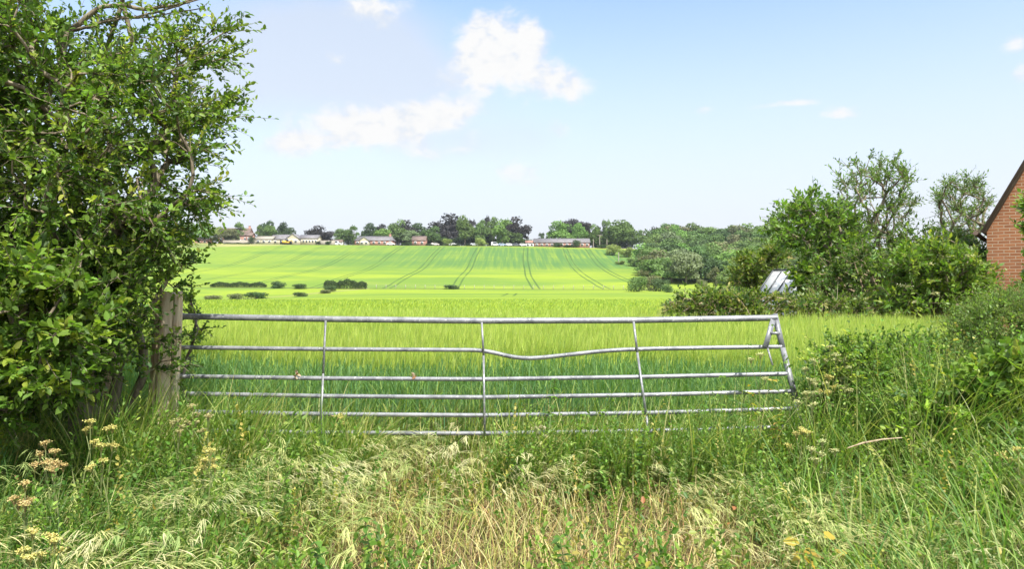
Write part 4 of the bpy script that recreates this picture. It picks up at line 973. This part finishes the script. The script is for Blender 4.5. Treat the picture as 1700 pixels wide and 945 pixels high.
SK = [(300, 372, 26, "round", "mid", "tree mostly hidden behind the hawthorn at the left of the skyline"), (318, 368, 24, "tall", "green", "pale green tree at the left end of the skyline, beside the hawthorn"),
 (338, 371, 26, "round", "bright", "wide pale green tree above the low brick wall on the hill"), (358, 374, 22, "airy", "yellow", "yellow-green tree left of the dark roofed house"),
 (378, 381, 24, "dense", "olive", "low dark olive tree in front of the dark roofed house"), (397, 367, 26, "airy", "green", "upright light green tree right of the dark roofed house"),
 (431, 372, 18, "airy", "mid", "thin tree at the left of the evergreens behind the cream barn"), (443, 366, 26, "tall", "dark", "taller dark evergreen behind the cream barn"), (452, 375, 22, "round", "green", "small green tree in front of the dark evergreens"),
 (470, 369, 24, "tall", "dark", "spreading dark evergreen behind the grey roof"), (482, 380, 20, "round", "dark", "low dark tree at the right foot of the evergreens"),
 (532, 378, 34, "dense", "copper", "lone dark copper beech right of the cream sheds"), (571, 382, 24, "dense", "mid", "round green tree left of the brick bungalow"), (588, 373, 19, "airy", "green", "open green tree rising above the round one"),
 (604, 377, 20, "airy", "dark", "thin dark tree behind the bungalow's left end"), (616, 373, 22, "round", "dark", "dark tree behind the middle of the bungalow roof"), (632, 375, 22, "round", "copper", "purple-brown tree behind the bungalow"),
 (639, 380, 26, "round", "bright", "bright green low tree just above the bungalow roof"), (662, 367, 26, "round", "green", "green crown topping the trees behind the chimney"), (674, 369, 26, "dense", "copper", "sloping dark copper crown right of that green one"),
 (656, 384, 26, "round", "grey", "grey-green tree hiding the bungalow's right end"), (680, 383, 24, "round", "grey", "second grey-green tree left of the brick house end"), (694, 373, 28, "round", "dark", "wide dark crown above the brick house end"),
 (718, 378, 26, "round", "mid", "green tree at the left shoulder of the largest copper beech"), (748, 358, 50, "dense", "copper", "largest dark copper beech in the middle of the skyline"), (772, 360, 26, "round", "green", "tall green tree at the right shoulder of the largest copper beech"),
 (785, 361, 15, "airy", "copper", "narrow copper tree between two green ones"), (798, 364, 22, "tall", "green", "slim green tree behind the right round bush"), (808, 362, 14, "tall", "copper", "slim copper tree in the centre group"),
 (818, 364, 22, "round", "green", "green tree left of the brightest tall one"), (834, 361, 34, "airy", "bright", "brightest tall green tree near the right of the centre group"), (858, 364, 34, "dense", "copper", "copper beech ending the centre group, sloping to the right"),
 (790, 384, 30, "round", "dark", "dark low tree filling the middle of the centre group"), (846, 385, 34, "round", "mid", "low green tree behind the parked cars"),
 (898, 385, 12, "airy", "dark", "small thin tree above the left end of the brick hall roof"), (912, 383, 16, "airy", "mid", "small loose tree above the brick hall roof"), (928, 370, 36, "round", "bright", "broad bright green tree behind the brick hall"),
 (948, 366, 30, "dense", "copper", "flat-topped copper beech behind the brick hall"), (961, 373, 22, "round", "bright", "bright green tree before the flat-topped copper beech"), (971, 370, 19, "dense", "copper", "narrow dark copper tree above the hall's right end"),
 (985, 375, 20, "round", "green", "green tree behind the utility poles"), (996, 368, 16, "airy", "copper", "copper-brown tree behind the utility poles"), (1008, 361, 18, "airy", "green", "tallest open crown behind the utility poles"),
 (1024, 369, 42, "dense", "green", "broad full green tree right of the poles"), (1043, 372, 24, "round", "mid", "darker green tree at the right flank of the broad one"), (1068, 374, 24, "airy", "green", "open umbrella-like tree at the left top of the wood"),
 (1091, 369, 19, "airy", "copper", "small copper tree between green ones above the wood"), (1113, 373, 28, "dense", "mid", "dark green tree right of the small copper one")]
for i, (px, tp, wd, kd, tn, lb) in enumerate(SK): far_tree(px, tp - 1.5, wd * 1.14, 368 + (i * 7) % 13 + (14 if tn in ("copper", "dark") else 0), kd, tn, lb, group="trees on the skyline")
for t_ in [(741, 394, 17, "round bright-topped bush left one of two on the hill edge"), (798, 394, 18, "round bright-topped bush right one of two on the hill edge")]:
    far_tree(t_[0], t_[1], t_[2], 357, None, "yellow", t_[3], "bush", meshes=BU)
for px, tp, wd, lb in [(926, 401, 16, "round dark bush before the left part of the brick hall"), (957, 397, 14, "upright bush before the right part of the brick hall"), (943, 406, 16, "low hedge between the two bushes of the brick hall"), (1000, 405, 18, "low scrub right of the brick hall"),
                       (418, 391, 11, "dark clipped bush at the left end of the cream barn"), (546, 398, 12, "low green bush before the wall right of the cream sheds"), (528, 400, 9, "tiny bush at the right corner of the cream sheds"), (675, 402, 16, "low hedge before the brick house end"),
                       (712, 404, 12, "small dark hedge right of the brick house end"), (757, 405, 15, "low dark hedge right of the left round bush"), (778, 406, 12, "low hedge between the two round bushes")]:
    far_tree(px, tp, wd, 356, None, "dark", lb, "bush", meshes=BU, hmin=1.2, group="bushes along the hill edge")
for k, px in enumerate(list(range(704, 884, 15)) + list(range(580, 700, 20)) + list(range(985, 1060, 15))):
    far_tree(px, 391 + (k * 5) % 4, 30, 384, None, "dark" if k % 3 else "mid", "dark undergrowth bush beneath the tall trees on the hill", "bush", meshes=BU, group="undergrowth beneath the skyline trees")
# wood on the right slope
gw_ = np.random.default_rng(9); wood = 0
tones = ["green", "mid", "grey", "dark", "bright", "olive", "green", "mid"]
for r_, Dw in enumerate(np.arange(362, 196, -14.0)):
    xl = np.interp(Dw, [200, 240, 300, 345, 365], [47, 50, 58, 72, 84]); xr = (1390 - 850) / F * Dw; x = xl + gw_.uniform(0, 5)
    while x < xr:
        Dd = Dw + gw_.uniform(-5, 5); px = 850 + x / Dd * F; hh = np.interp(Dd, [200, 350], [7.5, 11.5]) * gw_.uniform(.8, 1.22)
        tn = tones[int(gw_.integers(8))]; kd = ["round", "dense", "tall", "airy"][int(gw_.choice(4, p=[.4, .5, .07, .03]))]
        z0 = H(x, Dd); top = 472.5 - (z0 + hh - EYE) / Dd * F; side = "upper edge" if Dd > 320 else ("middle" if Dd > 255 else "lower edge")
        wd_w = gw_.uniform(9, 14)
        cl = {"green": "green", "mid": "mid green", "grey": "grey-green", "dark": "dark green", "bright": "bright green", "olive": "olive"}[tn]
        far_tree(px, top, wd_w * F / Dd, Dd, kd, tn, f"{cl} broadleaf tree in the {side} of the hillside wood", group=f"{cl} trees of the wood, {side}", base=z0); x += wd_w * .78; wood += 1
for px, tp, wd, D, kd, tn, lb in [(1139, 420, 46, 205, "dense", "grey", "rounded grey-green willow standing before the wood"), (1108, 434, 30, 215, "dense", "mid", "green tree left of the rounded willow"), (1018, 402, 26, 325, "round", "yellow", "yellow-green shrub at the wood's upper left corner"),
      (1040, 408, 26, 318, "round", "yellow", "second yellow-green shrub at the wood's upper left"), (1052, 425, 26, 285, "round", "green", "green shrub on the wood's left edge"), (1030, 432, 18, 290, "round", "yellow", "small light shrub at the hill's right shoulder"),
      (1074, 445, 34, 235, "round", "olive", "olive bush at the wood's lower left"), (1188, 440, 26, 190, "airy", "olive", "brownish half-bare tree right of the willow"), (1205, 448, 30, 180, "round", "green", "green tree right of the brownish one"), (1166, 462, 20, 175, "round", "olive", "low olive shrub below the brownish tree")]:
    far_tree(px, tp, wd, D, kd, tn, lb, group="trees before the wood", meshes=BU if ("shrub" in lb or "bush" in lb) else None, cat="bush" if ("shrub" in lb or "bush" in lb) else "tree")
VB = [(1058, 456, 34, 168, "mid", "dark round bush standing alone at the right end of the fence"), (1095, 460, 32, 172, "dark", "low dark bush right of the lone round bush"), (1108, 472, 20, 160, "mid", "small round bush near the right end of the far field"), (1082, 452, 30, 180, "olive", "olive bush behind the lone round bush"),
      (750, 472, 27, 186, "dark", "short clipped hedge piece on the fence line in the middle"), (462, 464, 25, 188, "dark", "square hedge clump left of the long one"), (498, 470, 24, 185, "dark", "low hedge clump right of the square one"),
      (353, 488, 30, 134, "olive", "left hedge clump of the nearer row"), (392, 486, 28, 138, "olive", "second hedge clump of the nearer row"), (425, 482, 36, 141, "dark", "largest hedge clump of the nearer row"), (499, 484, 25, 150, "dark", "small hedge clump at the right of the nearer row"),
      (548, 472, 20, 172, "dark", "low bush at the left foot of the long hedge"), (540, 479, 18, 165, "olive", "small bush below the left end of the long hedge")]
for px, tp, wd, D, tn, lb in VB: far_tree(px, tp, wd, D, None, tn, lb, "bush", meshes=BU, hmin=1.3, base=H((px - 850) / F * D, D) - .35, group="hedge clumps in the valley")
def hedge(px0, px1, tp, D, tone, label, n):
    """one long hedge: several masses in one foliage mesh"""
    x0, x1 = (px0 - 850) / F * D, (px1 - 850) / F * D; xm = (x0 + x1) / 2; z0 = H(xm, D); h = EYE + (472.5 - tp) / F * D - z0
    root = empty("hedge", (xm, D, z0)); tag(root, label, "hedge"); g = np.random.default_rng(int(px0)); m_ = MB(); cnt_ = n * 420
    L = x1 - x0; q = np.stack([g.uniform(-L / 2, L / 2, cnt_), g.uniform(-1, 1, cnt_), g.uniform(0, 1, cnt_)], -1)
    top_ = h * (.82 + .14 * np.sin(q[:, 0] * 1.1 + 1) + .07 * np.sin(q[:, 0] * 3.3)); end = 1 - np.clip(np.abs(q[:, 0]) / (L / 2), 0, 1) ** 8
    q[:, 2] = (q[:, 2] ** .6) * top_ * (.5 + .5 * end); q[:, 1] *= .9
    leaves(m_, q, rand_unit(cnt_, g), rand_unit(cnt_, g), .22, .18, g.uniform(.7, 1.25, (cnt_, 1)) * np.ones((1, 3)), False)
    o = m_.build("foliage", M["far_leaf"], root); o.color = (*TC[tone], 1)
    t = MB(); k = n * 2; xs = np.linspace(-L / 2.2, L / 2.2, k); edge_tubes(t, np.stack([xs, 0 * xs, 0 * xs - .1], -1), np.stack([xs + .3, 0 * xs, 0 * xs + h * .7], -1), np.full(k, .07), np.full(k, .03), 5); t.build("stem", M["bark"], root)
hedge(538, 609, 463, 185, "dark", "long tall dark hedge on the left of the valley", 14)
hedge(350, 442, 468, 192, "dark", "long thin low hedge at the far left of the valley", 12)
hedge(372, 415, 403, 352, "dark", "thin broken hedge at the crest below the low wall", 5)

# ------------------------------------------------------------------ far buildings
def building(name, label, px0, px1, ye, yr, D, wall, roof, depth=8, wins=0, base_y=None, chim=None, hip=0.0, gable_front=False, door=None, cat="house", over=.35, wcol="glass_dark"):
    x0, x1 = (px0 - 850) / F * D, (px1 - 850) / F * D; xm = (x0 + x1) / 2; z0 = H(xm, D) - .6
    e = EYE + (472.5 - ye) / F * D - z0; r_ = EYE + (472.5 - yr) / F * D - z0; Wd_ = x1 - x0
    root = empty(name, (xm, D, z0)); tag(root, label, cat); m_ = MB(); m_.box((-Wd_ / 2, 0, 0), (Wd_ / 2, depth, e))
    if gable_front:
        m_.add([(-Wd_ / 2, 0, e), (Wd_ / 2, 0, e), (0, 0, r_)], np.array([(0, 1, 2)])); m_.add([(-Wd_ / 2, depth, e), (Wd_ / 2, depth, e), (0, depth, r_)], np.array([(2, 1, 0)]))
    elif hip == 0:
        for xx in (-Wd_ / 2, Wd_ / 2): m_.add([(xx, 0, e), (xx, depth, e), (xx, depth / 2, r_)], np.array([(0, 1, 2)]))
    m_.build("wall", M[wall], root); m_ = MB()
    if gable_front:
        for s_ in (-1, 1): quad(m_, (0, -over, r_ + .15), (s_ * (Wd_ / 2 + over), -over, e + .15 - over * (r_ - e) / (Wd_ / 2)), (s_ * (Wd_ / 2 + over), depth, e + .15 - over * (r_ - e) / (Wd_ / 2)), (0, depth, r_ + .15), .12)
    else:
        hp2 = hip * Wd_; sl_ = (r_ - e) / (depth / 2)
        quad(m_, (-Wd_ / 2 - over, -over, e + .12 - over * sl_), (Wd_ / 2 + over, -over, e + .12 - over * sl_), (Wd_ / 2 + over - hp2, depth / 2, r_ + .12), (-Wd_ / 2 - over + hp2, depth / 2, r_ + .12), .12)
        quad(m_, (Wd_ / 2 + over, depth + over, e + .12 - over * sl_), (-Wd_ / 2 - over, depth + over, e + .12 - over * sl_), (-Wd_ / 2 - over + hp2, depth / 2, r_ + .12), (Wd_ / 2 + over - hp2, depth / 2, r_ + .12), .12)
        if hip > 0:
            for s_ in (-1, 1): m_.add([(s_ * (Wd_ / 2 + over), -over, e + .12 - over * sl_), (s_ * (Wd_ / 2 + over), depth + over, e + .12 - over * sl_), (s_ * (Wd_ / 2 + over - hp2), depth / 2, r_ + .13)], np.array([(0, 1, 2)]))
    m_.build("roof", M[roof], root)
    for i in range(wins):
        xc = -Wd_ / 2 + Wd_ * (i + .5) / wins; hw = min(.65, Wd_ / wins * .28); w2 = MB(); w2.box((xc - hw, -.06, e * .38), (xc + hw, .02, e * .80)); fr = w2.build("window", M["white" if wcol == "glass_dark" else wcol], root)
        w3 = MB(); w3.box((xc - hw * .8, -.10, e * .42), (xc - hw * .06, -.05, e * .76)); w3.box((xc + hw * .06, -.10, e * .42), (xc + hw * .8, -.05, e * .76)); w3.build("pane", M["glass_dark"], fr)
    if door is not None:
        xc = door * Wd_ / 2; w2 = MB(); w2.box((xc - .6, -.08, .5), (xc + .6, .02, .5 + 2.2)); w2.build("door", M["glass_dark"], root)
    if chim is not None:
        xc = chim * Wd_ / 2; w2 = MB(); w2.box((xc - .5, depth / 2 - .45, e), (xc + .5, depth / 2 + .45, r_ + 1.2)); w2.box((xc - .6, depth / 2 - .55, r_ + 1.2), (xc + .6, depth / 2 + .55, r_ + 1.35)); w2.build("chimney", M["farbrick"], root)
    return root
BD = 361
building("brick_house", "brick house with long dark roof behind trees at the left of the hill", 362, 412, 391, 378, BD + 14, "farbrick", "tile", 9, 5, chim=.9)
building("brick_outhouse", "small brick building left of the cream barn", 408, 418, 391, 386, BD + 2, "farbrick", "tile", 5, 1)
building("barn", "low white-roofed cream barn at the left of the cream sheds", 424, 452, 397, 391.5, BD, "cream", "cream_roof" if "cream_roof" in M else "conc", 9, 3, cat="barn")
building("shed", "cream shed with grey roof in the middle of the cream group", 450, 478, 397, 389, BD + 3, "cream", "slate", 8, 2, door=.2, cat="shed")
building("shed", "cream gabled shed front with dark door left of the long cream building", 476, 496, 396, 388.5, BD - 3, "cream", "slate", 10, 2, gable_front=True, door=-.3, cat="shed")
building("long_building", "long cream single-storey building with a row of windows", 496.5, 527, 395.5, 389.5, BD, "cream", "slate", 8, 6, cat="building")
building("cottage", "low pale building with white end between copper beech and round tree", 552, 567, 402, 398, BD + 2, "white", "tile", 5, 2)
building("bungalow", "brick bungalow with wide grey hipped roof and white windows", 589, 652, 399, 391.5, BD, "farbrick", "slate", 10, 7, hip=.09, chim=.78)
building("porch_wing", "pale porch wing in front of the bungalow's left part", 597, 612, 399.5, 393.5, BD - 5, "cream", "slate", 4.4, 2, gable_front=True, cat="porch")
building("brick_house", "brick house end with brown roof left of the centre trees", 684, 706, 399, 391.5, BD, "farbrick", "tile", 9, 2)
building("cottage", "small red-roofed cottage at the left of the brick hall", 873, 886, 403, 399, BD + 8, "white", "farbrick", 6, 2)
building("brick_hall", "long low brick hall with pale grey roof on the hill", 887, 979, 402.5, 395.5, BD - 4, "farbrick", "slate_pale" if "slate_pale" in M else "slate", 8, 11, cat="hall")
building("brick_annexe", "red brick house glimpsed behind trees on the left", 296, 345, 398.5, 394.5, BD + 6, "farbrick", "tile", 7, 5)
def wall_thing(name, label, px0, px1, yt, D, mat, n=8):
    x0, x1 = (px0 - 850) / F * D, (px1 - 850) / F * D; z = H((x0 + x1) / 2, D); m_ = MB(); h = max(.8, EYE + (472.5 - yt) / F * D - z)
    m_.box((x0 - (x0 + x1) / 2, 0, -.8), ((x1 - x0) / 2, .3, h)); m_.box((x0 - (x0 + x1) / 2 - .05, -.06, h), ((x1 - x0) / 2 + .05, .36, h + .1))
    o = m_.build(name, M[mat], None); o.location = ((x0 + x1) / 2, D, z); tag(o, label, "wall")
wall_thing("stone_wall", "long low grey wall running below the trees at the left of the hill", 370, 424, 399, 356, "conc")
wall_thing("stone_wall", "low pale wall right of the long cream building", 529, 556, 399.5, 356, "conc")
# fence at the valley floor
def fence(label, xs, D0, slope):
    x0 = xs[0]; z0 = H(x0, D0 + slope * x0); root = empty("wire_fence", (x0, D0 + slope * x0, z0)); tag(root, label, "fence")
    tops = []
    for x in xs:
        y = D0 + slope * x; z = H(x, y); p = MB(); lx, ly, lz = x - x0, y - (D0 + slope * x0), z - z0
        p.box((lx - .06, ly - .06, lz - .3), (lx + .06, ly + .06, lz + 1.15)); p.build("post", M["pole"], root); tops.append((lx, ly, lz))
    wm = MB()
    for h in (.45, .75, 1.05):
        q = np.array(tops) + np.array([0, -.08, h]); edge_tubes(wm, q[:-1], q[1:], np.full(len(q) - 1, .012), np.full(len(q) - 1, .012), 4)
    wm.build("wire", M["galv"], root)
fence("post and wire fence along the valley floor between the two fields", np.arange(-40, 32, 2.7), 186.0, -.045)
# utility poles
def pole(px, ytop, D, label, arm=False):
    x = (px - 850) / F * D; z = H(x, D); h = EYE + (472.5 - ytop) / F * D - z; root = empty("utility_pole", (x, D, z)); tag(root, label, "pole")
    m_ = MB(); m_.tube([(0, 0, -.3), (0, 0, h)], [.2, .15], 8); m_.build("shaft", M["pole"], root)
    if arm: m_ = MB(); m_.beam((-1.4, -.2, h - .35), (1.4, -.2, h - .35), .15, .18); m_.build("crossarm", M["pole"], root)
pole(995.5, 390, 362, "middle utility pole with a crossarm, right of the brick hall", True); pole(985, 397, 362, "shorter left pole right of the brick hall"); pole(1007.5, 397, 362, "right one of the poles above the wood's corner"); pole(1027, 419, 296, "pale pole standing among shrubs at the wood's edge")
# parked cars on the hill
def car(px, D, label, col, L=4.3, van=False, rz=0.0):
    x = (px - 850) / F * D; z = H(x, D); root = empty("parked_van" if van else "parked_car", (x, D, z + .05), rz); tag(root, label, "van" if van else "car", "vehicles parked on the hill")
    mt = flat_mat("car_paint", col, .35, .5, var=.03); hh = 2.0 if van else 1.42; m_ = MB(); W_ = .85
    prof = [(-L/2, .3), (L/2, .3), (L/2, .75), (L/2 - .1, .88), (L/2 - 1.0, 1.0), (L/2 - 1.6, hh), (-L/2 + (.15 if van else .8), hh), (-L/2 + .1, .95), (-L/2, .8)]
    n = len(prof); v = [(a, -W_, b) for a, b in prof] + [(a, W_, b) for a, b in prof]; cen = [(0, -W_, .7), (0, W_, .7)]
    f = [(i, (i + 1) % n, n + (i + 1) % n, n + i) for i in range(n)]; m_.add(v, f); m_.add(v + cen, [(i, (i + 1) % n, 2 * n, 2 * n) for i in range(n)] + [(n + (i + 1) % n, n + i, 2 * n + 1, 2 * n + 1) for i in range(n)])
    m_.build("body", mt, root); m_ = MB(); 
    for s_ in (-1, 1): m_.box((-L/2 + .85, min(s_ * W_, s_ * (W_ + .02)), 1.0), (L/2 - 1.45, max(s_ * W_, s_ * (W_ + .02)), hh - .12))
    m_.build("window", M["glass_dark"], root)
    for sx in (-1, 1):
        for sy in (-1, 1): m_ = MB(); m_.tube([(sx * L * .32, sy * (W_ - .12), .32), (sx * L * .32, sy * (W_ + .05), .32)], .32, 12); m_.build("wheel", M["tyre"], root)
for px, D, lb, col, van, rz in [(396, 359, "dark blue car on the hill below the dark roofed house", (.03, .05, .16), 0, 0), (405, 360, "white van beside the dark blue car", (.75, .75, .75), 1, .4), (389, 360, "silver car left of the dark blue car", (.4, .42, .45), 0, .3), (649, 358, "white car before the bungalow's right end", (.8, .8, .78), 0, 0), (559, 359, "white van by the low pale building", (.8, .8, .8), 1, 0),
       (722, 360, "pale car at the left foot of the largest copper beech", (.6, .55, .5), 0, .5), (752, 361, "white car behind the low hedge under the largest copper beech", (.8, .8, .8), 0, 0), (787, 361, "silver car left of the right round bush", (.55, .57, .6), 0, .2), (822, 360, "white van leading the row right of the round bush", (.8, .8, .8), 1, .2), (834, 360, "blue-grey car in the row before the brightest tree", (.35, .42, .55), 0, 0),
       (846, 361, "white car in the row before the brightest tree", (.78, .8, .83), 0, 0), (857, 360, "dark grey car in the row below the sloping beech", (.12, .13, .15), 0, 0), (868, 361, "white car at the right end of the row", (.8, .8, .8), 0, 0)]: car(px, D, lb, col, van=bool(van), rz=rz)
# yellow digger
p = at(475, 404, 357); root = empty("digger", (p[0], 357, H(p[0], 357))); tag(root, "small yellow digger parked before the cream shed", "digger")
m_ = MB(); m_.box((-1.9, -.8, .7), (.3, .8, 1.9)); m_.box((-.2, -.7, 1.9), (.9, .7, 2.1)); m_.box((.3, -.8, .7), (1.6, .8, 1.3)); m_.build("body", M["yellow"], root)
m_ = MB(); m_.box((-.2, -.7, 1.3), (.9, .7, 2.8)); m_.build("cab", M["glass_dark"], root); m_ = MB(); m_.beam((1.3, 0, 1.2), (2.8, 0, 2.4), .25, .3); m_.beam((2.8, 0, 2.4), (3.6, 0, .9), .2, .25); m_.build("arm", M["yellow"], root)
for sy in (-.7, .7): m_ = MB(); m_.box((-2.0, sy - .2, 0), (1.7, sy + .2, .65)); m_.build("track", M["tyre"], root)

# ------------------------------------------------------------------ thin summer haze over the whole valley
hm, ht, ho = new_mat("haze"); pv = N(ht, "ShaderNodeVolumePrincipled"); pv.inputs["Color"].default_value = (.86, .92, 1, 1); pv.inputs["Density"].default_value = .00014; pv.inputs["Anisotropy"].default_value = .3
ht.links.new(pv.outputs[0], ho.inputs["Volume"])
m_ = MB(); m_.box((-930, -70, -4), (930, 1530, 60)); hzo = m_.build("haze", hm); tag(hzo, "thin pale summer haze softening the far hill", kind="stuff")
cy.volume_bounces = 0
